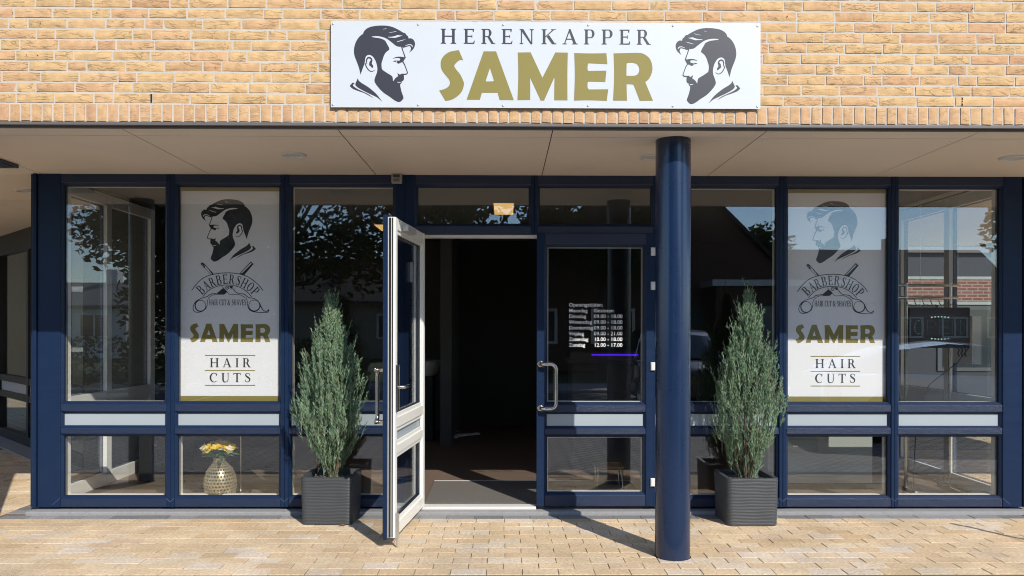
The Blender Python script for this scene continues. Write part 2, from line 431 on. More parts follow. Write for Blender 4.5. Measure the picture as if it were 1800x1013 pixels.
def lay(mb, xa, xb, ya, yb, L=.206, Wd=.1064, g=.0028, mi=0, offs=.5):
    y, r = yb, 0
    while y - Wd > ya - .02:
        x = xa - (L*offs if r % 2 else 0) - rng.uniform(0, .01)
        while x < xb:
            x0, x1 = max(x, xa), min(x + L - g - rng.uniform(.0004, .002), xb)
            if x1 - x0 > .02:
                paver(mb, x0, x1, y - Wd + g*.8, y, -.0, mi)
            x += L
        y -= Wd; r += 1
pv = MB()
lay(pv, -7.0, 7.0, -1.455, -.178)
lay(pv, -7.0, -3.74, -.178, 3.0)
lay(pv, 4.16, 8.0, -.178, 3.0)
struct('pavement', pv, M_PAVER)
struct('pavement_sand_bed', MB().box(-7.4,8.4,-1.46,9.0,-.15,-.0045), M_JOINT)
struct('side_yard', MB().box(3.95,24,3.02,14,-.012,-.002).box(8.02,24,-1.4,3.02,-.012,-.002).box(-24,-7.02,-1.4,9,-.012,-.002),
       brick_tex_mat('yard_paver', (.52,.40,.25), (.62,.50,.33), (.2,.16,.11), 1.0, 0, .212, .106))
ed = MB()
lay(ed, -3.70, 4.15, -.178, -.072, L=.205, Wd=.104)
lay(ed, -3.735, -3.56, -.07, 3.0, L=.16, Wd=.104)
lay(ed, 3.99, 4.155, -.07, 3.0, L=.16, Wd=.104)
struct('edging_strip', ed, M_EDGE)
struct('stone_sill', MB().box(-3.56,3.985,-.068,.10,-.05,.026).box(-3.55,-3.43,.102,1.8,-.05,.026).box(3.87,3.98,.102,1.8,-.05,.026), M_SILL, bevel=.006)

# ------------------------------------------------------------------ the shop building
shop = empty('shop_building', (0,0,0), 'yellow brick shop front with dark blue window frames under a beige overhang', 'building')

# --- brick upper storey: real bricks in wild bond over a mortar bed
YF = -1.38
rb = random.Random(5)
def face_brick(mb, x0, x1, z0, z1, y, mi=0, nx=5, nz=2, amp=.0022):
    """one brick with an uneven, slightly pillowed front face"""
    vsx = []
    ph = rb.uniform(0, 99)
    dz0, dz1 = rb.uniform(-.0018,.0018), rb.uniform(-.0018,.0018)
    dx0, dx1 = rb.uniform(-.0018,.0018), rb.uniform(-.0018,.0018)
    proud = rb.uniform(-.0018, .0018)
    for j in range(nz+1):
        for i in range(nx+1):
            u, w = i/nx, j/nz
            x = x0 + (x1-x0)*u + (dx0*(1-u) + dx1*u)*w
            z = z0 + (z1-z0)*w + (dz0*(1-u) + dz1*u)
            edge = (i in (0, nx)) or (j in (0, nz))
            z += mnoise.noise((x*17+ph, w*3, ph))*.0016
            yy = y + proud + mnoise.noise((x*28+ph, z*40, ph))*amp + (.0022 if edge else 0)
            vsx.append((x, yy, z))
    W_ = nx+1
    fs_ = [(j*W_+i, j*W_+i+1, (j+1)*W_+i+1, (j+1)*W_+i) for j in range(nz) for i in range(nx)]
    loop = [i for i in range(W_)] + [j*W_+nx for j in range(1,nz+1)] + [nz*W_+i for i in range(nx-1,-1,-1)] + [j*W_ for j in range(nz-1,0,-1)]
    o = len(vsx)
    for i in loop: vsx.append((vsx[i][0], y+.035, vsx[i][2]))
    n = len(loop)
    fs_ += [(loop[k], o+k, o+(k+1)%n, loop[(k+1)%n]) for k in range(n)]
    mb.add(vsx, fs_, mi)

XB0, XB1 = -7.2, 7.2
bw = MB()
course, bh, bl, hd, jt = .0610, .0495, .2105, .0985, .0105
z0c = 2.688
weeps = []
for r in range(26):
    z0 = z0c + r*course
    x = XB0 - rb.uniform(0, .2)
    run = rb.randint(1, 4)
    while x < XB1:
        if run == 0:
            ln = hd; run = rb.randint(2, 5)
        else:
            ln = bl; run -= 1
        ln += rb.uniform(-.003, .003)
        x1 = x + ln
        if x1 > XB0 and x < XB1:
            near = -3.3 < x < 3.3 and r < 12
            face_brick(bw, max(x, XB0), min(x1, XB1), z0, z0+bh, YF, nx=8 if near else 3, nz=3 if near else 1)
        x = x1 + jt
MB().box(XB0-.05, XB1+.05, YF-.04, YF+.4, z0c+26*course, z0c+26*course+.05).build('roof_coping', M_TRIM, shop, bevel=.004)
sl = MB()
x = XB0
while x < XB1:
    w_ = .0505 + rb.uniform(-.0025,.0025)
    face_brick(sl, x, x+w_, 2.582+rb.uniform(-.001,.002), 2.677, YF-.002, nx=3, nz=5, amp=.0015)
    x += w_ + .0118
sl.build('soldier_course', M_SOLDIER, shop)
wp = MB()
for xw in (-2.035, 2.645):
    wp.box(xw-.004, xw+.004, YF-.001, YF+.02, 2.690, 2.737)
hl = MB()
for _ in range(46):
    hx, hr = rb.uniform(-3.1, 3.1), rb.randint(0, 10)
    if -1.1 < hx < 1.55 and hr < 9: continue
    hz = z0c + hr*course + .025 + rb.uniform(-.01,.01); rr_ = rb.uniform(.002,.0045)
    hl.add([(hx+rr_*math.cos(a*1.2566), YF-.0042, hz+rr_*math.sin(a*1.2566)) for a in range(5)], [(0,1,2,3,4)])
bw.add(hl.v, hl.f, 1); bw.add(wp.v, wp.f, 1)
bwall = bw.build('brick_wall', [M_BRICK, M_BACK], shop)
MB().box(XB0, XB1, YF+.0045, YF+.09, 2.579, z0c+26*course).build('mortar_bed', M_MORTAR, bwall)
tr_ = MB().box(XB0, XB1, YF-.014, YF+.10, 2.556, 2.570).box(XB0, XB1, YF+.004, YF+.10, 2.570, 2.579).box(XB0, XB1, YF+.012, YF+.03, 2.544, 2.556)
tr_.build('edge_trim', M_TRIM, shop, bevel=.0015)

# --- soffit boards with open joints and their dark backing
sf = MB()
xs = [-2.2288 - 1.252*4 + 1.252*k for k in range(12)]
for a, b in zip(xs[:-1], xs[1:]):
    for (ya, yb) in ((YF+.012, -1.166), (-1.166, .06)):
        sf.box(a+.003, b-.003, ya+.0025, yb-.0025, 2.550, 2.5524)
    if b < -3.0 or a > 3.6:
        for (ya, yb) in ((.06, 1.25), (1.25, 2.45), (2.45, 4.9)):
            bb = min(b, -3.52) if b < -2 else b
            aa = max(a, 3.99) if a > 2 else a
            if bb - aa > .05: sf.box(aa+.002, bb-.002, ya+.002, yb-.002, 2.550, 2.5524)
    elif a < -3.5 < b:
        for (ya, yb) in ((.06, 1.25), (1.25, 2.45), (2.45, 4.9)):
            sf.box(a+.002, -3.52, ya+.002, yb-.002, 2.550, 2.5524)
sc_ = MB()
for a in xs[2:-2]:
    for dx in (-.045, .045):
        for yy in (-1.30, -1.10, -.55, -.06):
            cx_ = a + dx
            sc_.add([(cx_+.0035*math.cos(k*.785), yy+.0035*math.sin(k*.785), 2.5495) for k in range(8)], [tuple(range(7,-1,-1))])
sf.add(sc_.v, sc_.f, 1)
soff = sf.build('soffit', [M_SOFFIT, mat('soffit_screw', (.28,.23,.18), .6)], shop)
MB().box(-7.5, 7.6, YF+.03, .075, 2.5525, 2.5785).box(-7.5,-3.52,.0755,5.0,2.5525,2.5785).box(3.95,7.6,.0755,5.0,2.5525,2.5785).build('soffit_backing', M_BACK, soff)

# --- columns
for cx_ in (1.028, -3.287):
    cmb_ = MB().lathe([(.1065, .0), (.1065, 2.551)], (cx_, -1.104, 0), n=64)
    clm = cmb_.build('column', M_COLUMN, shop)
    MB().lathe([(.1068,.004),(.1095,.003),(.113,-.003)], (cx_, -1.104, 0), n=64).build('foot_joint', M_GASKET, clm)

# --- facade frames
ZB, ZT = .044, 2.550
LOW = (.125, .576); PAN = (.657, .746); UPP = (.835, 2.464)
BE = .018
def frame_rails(mb, gx0, gx1, opens, zb, zt, y=.003, mi=1, dep=.072):
    """horizontal members between posts for a bay with the given openings"""
    xa, xb = gx0-BE, gx1+BE
    zs = [zb] + [v for (a, b) in opens for v in (a, b)] + [zt]
    for i in range(0, len(zs), 2):
        lo = zs[i] + (BE if i else 0); hi = zs[i+1] - (BE if i+1 < len(zs)-1 else 0)
        mb.cbox(xa, xb, y, y+dep, lo, hi, .004, mi)
def bead(mb, x0, x1, z0, z1, y=.016, mi=0):
    """sloping glazing bead round one opening"""
    d = BE
    o = [(x0-d,z0-d),(x1+d,z0-d),(x1+d,z1+d),(x0-d,z1+d)]
    i_ = [(x0,z0),(x1,z0),(x1,z1),(x0,z1)]
    vs_ = [(a,y-.008,b) for a,b in o] + [(a,y+.008,b) for a,b in i_] + [(a,y+.024,b) for a,b in i_]
    fs_ = [(k,(k+1)%4,4+(k+1)%4,4+k) for k in range(4)] + [(4+k,4+(k+1)%4,8+(k+1)%4,8+k) for k in range(4)]
    mb.add(vs_, fs_, mi)
def gasket(mb, x0, x1, z0, z1, y, w=.004, mi=0):
    mb.box(x0, x0+w, y, y+.002, z0, z1, mi).box(x1-w, x1, y, y+.002, z0, z1, mi)
    mb.box(x0+w, x1-w, y, y+.002, z0, z0+w, mi).box(x0+w, x1-w, y, y+.002, z1-w, z1, mi)

bays = [(-3.324,-2.567),(-2.469,-1.709),(-1.615,-.849),(1.299,2.058),(2.149,2.911),(2.997,3.761)]
bounds = [(-3.511,-2.518),(-2.518,-1.662),(-1.662,-.757),(1.196,2.1035),(2.1035,2.954),(2.954,3.926)]
names = ['shop window on the left corner', 'window with the poster left of the door', 'window behind the left conifer',
         'window right of the column', 'window with the poster right of the column', 'window with the LED sign']
def SEAMS(mb, gx0, gx1, L, Rr):
    zv = LOW[0]-BE+.004
    for (xa, xb) in ((gx0-BE, max(L, gx0-.075)), (gx1+BE, min(Rr, gx1+.075))):
        a = Vector((xa, -.0006, zv)); b = Vector((xb, -.0006, zv-abs(xa-xb)*.85)); d = b-a
        mb.obox((a+b)/2, d, (0,1,0), d.cross(Vector((0,1,0))), d.length/2, .0014, .0013, 4)
for (gx0, gx1), (L, Rr) in zip(bays, bounds):
    fm = MB()
    e = .0004
    fm.cbox(L+e, gx0-BE, 0, .075, ZB, ZT, .003, 0)
    fm.cbox(gx1+BE, Rr-e, 0, .075, ZB, ZT, .003, 0)
    frame_rails(fm, gx0, gx1, [LOW, PAN, UPP], ZB, ZT)
    for (a, b) in (LOW, UPP): bead(fm, gx0, gx1, a, b)
    bead(fm, gx0, gx1, *PAN)
    for (a, b) in (LOW, UPP): gasket(fm, gx0, gx1, a, b, .034, mi=2)
    for (a, b) in (LOW, UPP):
        fm.box(gx0-.008, gx0+.006, .047, .060, a, b, 3).box(gx1-.006, gx1+.008, .047, .060, a, b, 3)
    SEAMS(fm, gx0, gx1, L, Rr)
    w = fm.build('window', [M_BLUE, M_RAIL, M_GASKET, M_SPACER, M_SEAM], shop)
    for (a, b) in (LOW, UPP):
        MB().box(gx0-.01, gx1+.01, .037, .043, a-.01, b+.01).build('pane', M_GLASS, w)
    MB().box(gx0-.012, gx1+.012, .030, .06, PAN[0]-.01, PAN[1]+.01).build('infill_panel', M_PANEL, w)
    inn = MB()
    inn.box(L+.02, gx0-.004, .078, .12, ZB+.001, 2.5).box(gx1+.004, Rr-.02, .078, .12, ZB+.001, 2.5)
    inn.box(gx0-.004, gx1+.004, .0785, .118, ZB, LOW[0]).box(gx0-.004, gx1+.004, .0785, .118, LOW[1], UPP[0]).box(gx0-.004, gx1+.004, .0785, .118, UPP[1], 2.5)
    inn.build('inner_frame', M_WHITE, w)
# corner cover strips
for (xa, xb, ya) in ((-3.543,-3.517,-.014),(-3.575,-3.549,.018),(3.932,3.962,-.010)):
    MB().cbox(xa,xb,ya,.10,ZB,ZT,.003).build('corner_strip', M_BLUE, shop)

# transom windows and the doorway frame
DT0, DT1 = 2.103, 2.185
for (gx0, gx1, L, Rr) in ((-.665,.180,-.757,.2185),(.257,1.105,.2185,1.196)):
    fm = MB(); e = .0004
    fm.cbox(L+e, gx0-BE, 0, .075, DT0, ZT, .003, 0).cbox(gx1+BE, Rr-e, 0, .075, DT0, ZT, .003, 0)
    frame_rails(fm, gx0, gx1, [(DT1, 2.464)], DT0, ZT)
    bead(fm, gx0, gx1, DT1, 2.464)
    gasket(fm, gx0, gx1, DT1, 2.464, .034, mi=2)
    w = fm.build('transom_window', [M_BLUE, M_RAIL, M_GASKET], shop)
    MB().box(gx0-.01, gx1+.01, .037, .043, DT1-.01, 2.474).build('pane', M_GLASS, w)
df = MB().cbox(-.7566,-.664,0,.075,ZB,DT0-.0005,.003).cbox(1.122,1.1956,0,.075,ZB,DT0-.0005,.003)
df.box(-.664,-.640,.020,.095,ZB,DT0-.002,1).box(-.640,1.10,.022,.095,DT0-.022,DT0-.002,1)
df.box(-.7566,-.664,.076,.13,ZB,DT0,1).box(1.122,1.19,.076,.13,ZB,DT0,1)
dfr = df.build('door_frame', [M_BLUE, M_WHITE], shop)
MB().box(-.66,.235,-.012,.085,.027,.050).build('threshold', mat('threshold_light', (.72,.71,.68), .4), dfr, bevel=.004)

# --- door leaves (local x from the hinge line, outside towards -y)
def door_leaf(W, s, z0, z1, parent, M0, label):
    """s=+1: hinge at x=0 and leaf towards +x; s=-1: towards -x"""
    def X(a, b): return (a, b) if s > 0 else (-b, -a)
    st = .078
    gA, gB = X(st, W-st)
    opens = [(.155,.576), PAN, (.835, 2.013)]
    o = MB()
    o.cbox(*X(0, st-BE), -.016, .012, z0, z1, .003, 0).cbox(*X(W-st+BE, W), -.016, .012, z0, z1, .003, 0)
    frame_rails(o, gA, gB, opens, z0, z1, y=-.0135, mi=1, dep=.025)
    for (a, b) in opens: bead(o, gA, gB, a, b, y=.002)
    d = o.build('door', [M_BLUE, M_RAIL], parent); d.matrix_local = M0
    tag(d, label)
    i_ = MB()
    i_.box(*X(.012, st-.012), .0125, .062, z0+.01, z1-.012).box(*X(W-st+.012, W-.014), .0125, .062, z0+.01, z1-.012)
    zs = [z0+.012] + [v for (a, b) in opens for v in (a, b)] + [z1-.014]
    for k in range(0, len(zs), 2):
        i_.box(gA-.012, gB+.012, .0128, .0605, zs[k]+(.012 if k else 0), zs[k+1]-(.012 if k+1 < len(zs)-1 else 0))
    for (a, b) in opens:      # inside beads, stepped
        q = .014
        i_.box(gA-.0119, gA+q, .040, .052, a-.0119, b+.0119).box(gB-q, gB+.0119, .040, .052, a-.0119, b+.0119)
        i_.box(gA+q, gB-q, .0405, .0515, a-.0119, a+q).box(gA+q, gB-q, .0405, .0515, b-q, b+.0119)
    i_.build('inner_frame', M_WHITE, d, bevel=.003)
    gk = MB()
    for (a, b) in (opens[0], opens[2]):
        gasket(gk, gA, gB, a, b, .0160); gasket(gk, gA+.012, gB-.012, a+.012, b-.012, .034)
    gk.build('gasket', M_GASKET, d)
    for (a, b) in (opens[0], opens[2]):
        MB().box(gA-.01, gB+.01, .020, .026, a-.01, b+.01).build('pane', M_GLASS, d)
    MB().box(gA-.01, gB+.01, .012, .036, PAN[0]-.01, PAN[1]+.01).build('infill_panel', [M_PANEL], d)
    return d, X
def arc_pts(c, u, v, r, a0, a1, n=7):
    c, u, v = Vector(c), Vector(u), Vector(v)
    return [c + u*r*math.cos(a0+(a1-a0)*k/n) + v*r*math.sin(a0+(a1-a0)*k/n) for k in range(n+1)]
def pull_handle(parent, x, sx, yb, zt, zb, reach=.115, stand=.055, r=.0135):
    """offset tubular pull: rosettes on the stile, bar standing off and set aside by `reach`"""
    h = MB()
    yo = yb - stand
    pts = [Vector((x, yb, zt)), Vector((x+sx*.006, yb-.02, zt)), Vector((x+sx*.020, yo+.008, zt)), Vector((x+sx*.04, yo, zt))]
    rc = .042
    pts += arc_pts((x+sx*(reach-rc), yo, zt-rc), (0,0,1), (sx,0,0), rc, 0, math.pi/2)
    pts += arc_pts((x+sx*(reach-rc), yo, zb+rc), (sx,0,0), (0,0,-1), rc, 0, math.pi/2)
    pts += [Vector((x+sx*.04, yo, zb)), Vector((x+sx*.020, yo+.008, zb)), Vector((x+sx*.006, yb-.02, zb)), Vector((x, yb, zb))]
    h.tube(pts, r, n=14)
    for z in (zt, zb):
        h.tube([(x, yb+.001, z), (x, yb-.007, z), (x, yb-.010, z)], [.025,.025,.019], n=20)
    return h.build('pull_handle', M_STEEL, parent)

# closed right-hand leaf, hinges on the right
Wd_ = .885
dr, X_ = door_leaf(Wd_, -1, .052, 2.112, shop, Matrix.Translation((1.122, 0, 0)), None)
pull_handle(dr, -1.122+.266, 1, -.016, 1.127, .794)
for z in (1.974, 1.716, 1.109, .236):
    MB().cbox(-.026, .012, -.034, -.0165, z-.031, z+.031, .005).build('hinge', mat('hinge_cover', (.70,.72,.72), .4), dr)
# open left-hand leaf, swung out about its left hinge
TH = 96.0
dl_, XL = door_leaf(.925, 1, .055, 2.112, shop, Matrix.Translation((-.662, -.022, 0)) @ Matrix.Rotation(R(-TH), 4, 'Z'), 'door leaf standing open with its white inner side showing')
pull_handle(dl_, .925-.05, -1, -.016, 1.127, .794, reach=.03)
es = MB().box(.9112,.9165,.022,.034,.07,2.095).box(.9112,.914,.040,.047,.07,2.095)
es.build('edge_seal', M_GASKET, dl_)
lv = MB().cbox(.925-.062,.925-.022,.075,.0625,.87,1.16,.002)
lv.tube([(.925-.042,.062,1.02),(.925-.042,.105,1.02),(.925-.055,.115,1.02),(.925-.17,.115,1.02)], [.010,.010,.011,.010], n=12)
lv.build('lever_handle', M_STEEL, dl_)
MB().box(.50,.74,.0625,.105,2.030,2.075).box(.47,.50,.0625,.10,2.037,2.070).build('door_closer', mat('closer_grey', (.55,.55,.53), .4, metal=.3), dl_, bevel=.005)
MB().box(.880,.905,.0625,.082,.06,.22).tube([(.893,.072,.07),(.893,.072,.006)], .007, n=10).build('floor_bolt', M_ALU, dl_, bevel=.002)
MB().box(.30,.38,.033,.0345,1.72,1.86).build('notice_sticker', mat('grey_sticker', (.22,.24,.26), .5), dl_)

# --- lettering on the closed door (built-in font, turned into mesh)
def text_mesh(lines, size, x, y, z, m, parent, name, bold=.0):
    objs = []
    for (txt, dx, dz) in lines:
        cu = bpy.data.curves.new('lettering', 'FONT')
        cu.body = txt; cu.size = size; cu.space_character = 1.03; cu.extrude = .0003; cu.offset = bold; cu.resolution_u = 3
        o = bpy.data.objects.new('lettering', cu); col.objects.link(o)
        o.matrix_world = Matrix.Translation((x+dx, y, z+dz)) @ Matrix.Rotation(R(90), 4, 'X')
        objs.append(o)
    dg = bpy.context.evaluated_depsgraph_get()
    mb = MB()
    for o in objs:
        me = o.evaluated_get(dg).to_mesh()
        mw = o.matrix_world
        mb.add([mw @ v.co for v in me.vertices], [tuple(p.vertices) for p in me.polygons])
        o.evaluated_get(dg).to_mesh_clear()
    for o in objs:
        c = o.data; bpy.data.objects.remove(o); bpy.data.curves.remove(c)
    return mb.build(name, m, parent)
hours = [('Maandag','Gesloten'),('Dinsdag','09.00 - 18.00'),('Woensdag','09.00 - 18.00'),('Donderdag','09.00 - 18.00'),
         ('Vrijdag','09.00 - 21.00'),('Zaterdag','10.00 - 18.00'),('Zondag','12.00 - 17.00')]
stp = .0435
ln_ = [('Openingstijden:', 0, 0)]
for k, (a, b) in enumerate(hours):
    ln_ += [(a, 0, -stp*(k+1)), (b, .190, -stp*(k+1))]
text_mesh(ln_, .0395, -1.122+.482, .0180, 1.560, M_WTEXT, dr, 'lettering', bold=.0004)

# --- side glazing, room shell
for sx, xo in ((-1, -3.50), (1, 3.93)):
    xi = xo - sx*.065
    xa, xb = sorted((xo, xi)); xm = (xa+xb)/2
    sg = MB(); pn = MB()
    def both(y0, y1, z0, z1):
        if sx < 0:
            sg.box(xa, xm, y0, y1, z0, z1, 0); sg.box(xm, xb, y0+.004, y1-.004, z0+.004, z1-.004, 1)
        else:
            sg.box(xm, xb, y0, y1, z0, z1, 0); sg.box(xa, xm, y0+.004, y1-.004, z0+.004, z1-.004, 1)
    ys = [(.122,.20),(.86,.95),(1.68,1.78)]
    for a, b in ys: both(a, b, .03, 2.545)
    for (ya, yb) in ((.20,.86),(.95,1.68)):
        both(ya, yb, .03, .15); both(ya, yb, .555, .66); both(ya, yb, .745, .85); both(ya, yb, 2.44, 2.545)
        sg.box(xm-.012, xm+.012, ya, yb, .66, .745, 1)
        pn.box(xm-.003, xm+.003, ya-.01, yb+.01, .14, .56); pn.box(xm-.003, xm+.003, ya-.01, yb+.01, .84, 2.45)
    w = sg.build('side_window', [M_BLUE, M_WHITE], shop)
    pn.build('pane', M_GLASS, w)
sh = MB()
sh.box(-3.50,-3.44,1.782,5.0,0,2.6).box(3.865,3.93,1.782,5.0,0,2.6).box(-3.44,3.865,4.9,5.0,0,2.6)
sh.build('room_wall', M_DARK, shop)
sh2 = MB().box(-.75,-.62,3.1,4.9,.045,2.6).box(-3.44,-.752,4.3,4.4,.045,2.6)
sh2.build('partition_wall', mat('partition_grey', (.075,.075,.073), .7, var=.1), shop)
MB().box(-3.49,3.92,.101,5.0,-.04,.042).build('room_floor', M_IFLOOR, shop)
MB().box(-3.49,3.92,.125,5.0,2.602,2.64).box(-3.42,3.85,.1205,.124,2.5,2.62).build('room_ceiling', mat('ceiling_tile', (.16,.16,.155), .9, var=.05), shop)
fm_ = MB().box(-.62,1.1,.122,.955,.0425,.052); fm_.build('entrance_mat', M_MAT, shop)
MB().box(-.62,1.1,.957,.980,.0425,.055).build('mat_edge_strip', mat('strip_light', (.6,.58,.55), .4), shop)
MB().box(-7.2, 7.2, 5.02, 5.25, 2.62, 4.22).box(-3.5, 3.93, 5.02, 5.25, 0, 2.62).box(-7.2,-7.0,YF+.5,5.0,2.62,4.22).build('rear_wall', mat('rear_brick', (.42,.28,.13), .9, bump=.4, bscale=60, var=.2, vscale=20), shop)
MB().box(-7.2, 7.2, YF+.1, 5.25, z0c+26*course-.06, z0c+26*course-.01).build('flat_roof', M_BACK, shop)

# ------------------------------------------------------------------ flat artwork: outlines and glyphs
def curve(pts, sub=5):
    """closed outline; points are (x, y) smooth or (x, y, 1) corners"""
    n = len(pts); out = []
    P = [Vector((p[0], p[1])) for p in pts]
    C = [len(p) > 2 for p in pts]
    for i in range(n):
        j = (i+1) % n
        p1, p2 = P[i], P[j]
        p0 = P[i-1] if not C[i] else p1*2 - p2 if C[j] else p1
        p3 = P[(j+1) % n] if not C[j] else p2
        if C[i] and C[j]:
            out.append(tuple(p1)); continue
        if C[i]: p0 = p1
        for k in range(sub):
            t = k/sub
            q = 0.5*((2*p1) + (p2-p0)*t + (2*p0-5*p1+4*p2-p3)*t*t + (3*p1-p0-3*p2+p3)*t*t*t)
            out.append((q.x, q.y))
    return out
def open_curve(pts, sub=5):
    P = [Vector(p[:2]) for p in pts]; out = []
    for i in range(len(P)-1):
        p1, p2 = P[i], P[i+1]; p0 = P[i-1] if i else p1*2-p2; p3 = P[i+2] if i+2 < len(P) else p2*2-p1
        for k in range(sub):
            t = k/sub
            q = 0.5*((2*p1) + (p2-p0)*t + (2*p0-5*p1+4*p2-p3)*t*t + (3*p1-p0-3*p2+p3)*t*t*t)
            out.append((q.x, q.y))
    out.append(tuple(P[-1])); return out
def stroke(pts, w, sub=5, smooth=True):
    """open line with thickness (constant or one width per point) -> outline"""
    ws = list(w) if isinstance(w, (list, tuple)) else [w]*len(pts)
    if smooth:
        q = open_curve(pts, sub); W = [r[0] for r in open_curve([(a, 0) for a in ws], sub)]
    else:
        q, W = [tuple(p[:2]) for p in pts], ws
    L, Rr = [], []
    for i, p in enumerate(q):
        a, b = Vector(q[max(0,i-1)]), Vector(q[min(len(q)-1,i+1)])
        d = (b-a); d = d.normalized() if d.length else Vector((1,0)); nrm = Vector((-d.y, d.x))*max(W[i],0.001)/2
        L.append((p[0]+nrm.x, p[1]+nrm.y)); Rr.append((p[0]-nrm.x, p[1]-nrm.y))
    return L + Rr[::-1]
def ell(cx, cy, rx, ry, n=28, a0=0.0):
    return [(cx+rx*math.cos(2*math.pi*k/n+a0), cy+ry*math.sin(2*math.pi*k/n+a0)) for k in range(n)]

# the bearded head in profile: list of (outline, holes)
HEAD_MAIN = [(400,275,1),(430,205),(500,140),(600,98),(740,75),(870,68),(1000,76),(1120,105),(1230,155),(1320,205),(1370,237,1),(1420,252),(1450,295,1),(1485,325),(1505,380,1),
 (1560,375),(1620,410),(1655,480),(1650,560),(1610,640),(1520,720,1),(1552,660),(1560,610),(1545,575),(1510,562),(1380,603,1),(1330,575,1),(1270,577),(1200,555),(1130,500),(1060,445),(980,388),(900,352),(780,326),(650,326),(600,345,1),
 (700,362),(800,376),(880,402),(940,436,1),(980,510),(1025,590),(1040,645,1),(1010,672),(960,712),(910,790),(880,880),(850,985),(858,1111),(885,1148,1),(960,1201),(1080,1274),(1115,1315),(1130,1423,1),
 (1185,1340),(1255,1291,1),(1240,1251),(1240,1208,1),(1262,1238),(1295,1252,1),(1345,1240),(1380,1245),(1390,1290),(1391,1361),(1372,1400),(1330,1421,1),(1340,1443),(1325,1468,1),(1305,1490),(1305,1541),(1335,1670),(1380,1801),(1370,1845),(1310,1906),(1240,1911),(1150,1865),(1050,1791),(900,1691),(780,1571),(700,1461),(680,1391),(700,1311),(740,1201),(750,1091),(722,961),(690,895),(650,830),(590,786),(540,778),(490,800),(460,850),(450,930),(432,1016,1),(395,1110),(345,1258,1),(305,1091),(250,941),(210,840),(190,760),(183,690),(195,580),(230,470),(290,370),(350,308)]
HEAD_HOLES = [[(875,160),(960,130),(972,141),(890,165)],[(1030,236),(1200,200),(1212,214),(1040,246)],
 [(1000,338),(1100,335),(1190,312),(1240,290),(1275,298),(1370,305),(1280,335),(1180,366),(1090,362),(1010,354)],
 [(1215,452),(1330,418),(1462,384),(1350,434),(1230,464)],[(1415,552),(1500,514),(1560,514),(1600,545),(1608,590),(1588,575),(1560,543),(1510,536),(1425,562)],
 [(1226,1428),(1300,1432),(1320,1449),(1312,1460),(1260,1449),(1228,1442)]]
def head_shapes():
    S = [(curve(HEAD_MAIN, 4), HEAD_HOLES)]
    S.append((stroke([(496,1000),(488,930),(498,880),(525,850),(565,848),(605,880),(622,935)], [10,26,30,34,36,34,24]), []))
    S.append((curve([(552,1000),(565,940),(598,910),(622,930),(616,990),(650,1051),(632,1092),(600,1065),(558,1030)]), []))
    S.append((stroke([(455,975),(480,1055),(535,1140),(610,1182),(690,1146)], [20,22,20,16,6]), []))
    S.append((curve([(1125,866,1),(1200,830),(1300,820),(1400,836),(1425,852,1),(1395,905),(1370,948),(1330,955),(1255,986),(1208,948),(1130,936,1),(1180,915),(1280,916),(1302,880),(1280,852),(1200,850)]), [ell(1212,936,22,12,10)]))
    S.append((stroke([(1336,575),(1370,690),(1398,765),(1424,850)], [26,20,22,26]), []))
    S.append((stroke([(1362,940),(1408,1010),(1430,1071),(1474,1190),(1472,1218),(1432,1244),(1330,1244)], [22,20,18,18,22,24,26]), []))
    S.append((curve([(280,1346,1),(300,1401),(370,1461),(500,1541),(620,1631),(740,1741),(858,1898,1),(800,1846),(740,1801),(600,1731),(450,1661),(320,1591),(240,1531),(218,1482,1),(250,1411)]), []))
    S.append((curve([(200,1466),(150,1456),(120,1491),(88,1531),(130,1581),(200,1621),(330,1668),(450,1711),(655,1823,1),(550,1741),(430,1681),(300,1621),(200,1561),(160,1511)]), []))
    return S
# heavy flared capitals of the shop's name (units of the traced letters)
NAME = [
 ([(312,350,1),(364,470,1),(320,470),(262,525),(275,570),(330,640),(368,720),(372,765),(350,835),(300,892),(230,935),(155,952,1),(82,828,1),(150,808),(195,775),(207,735),(195,695),(150,640),(110,580),(98,520),(108,460),(150,405),(215,368)], []),
 ([(605,363,1),(752,363,1),(962,938,1),(795,938,1),(772,852,1),(585,852,1),(562,935,1),(405,935,1)], [[(680,560),(727,706),(720,717),(638,719),(630,712)]]),
 ([(1008,375,1),(1160,372,1),(1300,672,1),(1451,372,1),(1599,374,1),(1595,650),(1597,938,1),(1439,938,1),(1443,662,1),(1320,942,1),(1280,942,1),(1156,675,1),(1156,935,1),(1005,938,1),(1015,650)], []),
 ([(1676,378,1),(1870,382),(2056,378,1),(2068,508,1),(1846,498,1),(1836,515),(1834,570),(1844,589,1),(2056,585,1),(2044,718,1),(1842,715,1),(1834,735),(1836,790),(1852,808,1),(2079,805,1),(2061,942,1),(1850,936),(1674,940,1),(1683,650)], []),
 ([(2141,380,1),(2280,376),(2421,372),(2500,385),(2572,445),(2601,540),(2590,620),(2556,685),(2516,717,1),(2609,938,1),(2451,940,1),(2386,770),(2361,747),(2306,745),(2296,755),(2301,938,1),(2136,938,1),(2148,650)], [curve([(2296,495,1),(2361,489),(2421,510),(2446,565),(2436,610),(2406,638),(2351,645),(2293,642,1)], 4)]),
]
NAME_BOX = (82, 350, 2609, 952)
def name_shapes(): return [(curve(o, 4), h) for o, h in NAME]

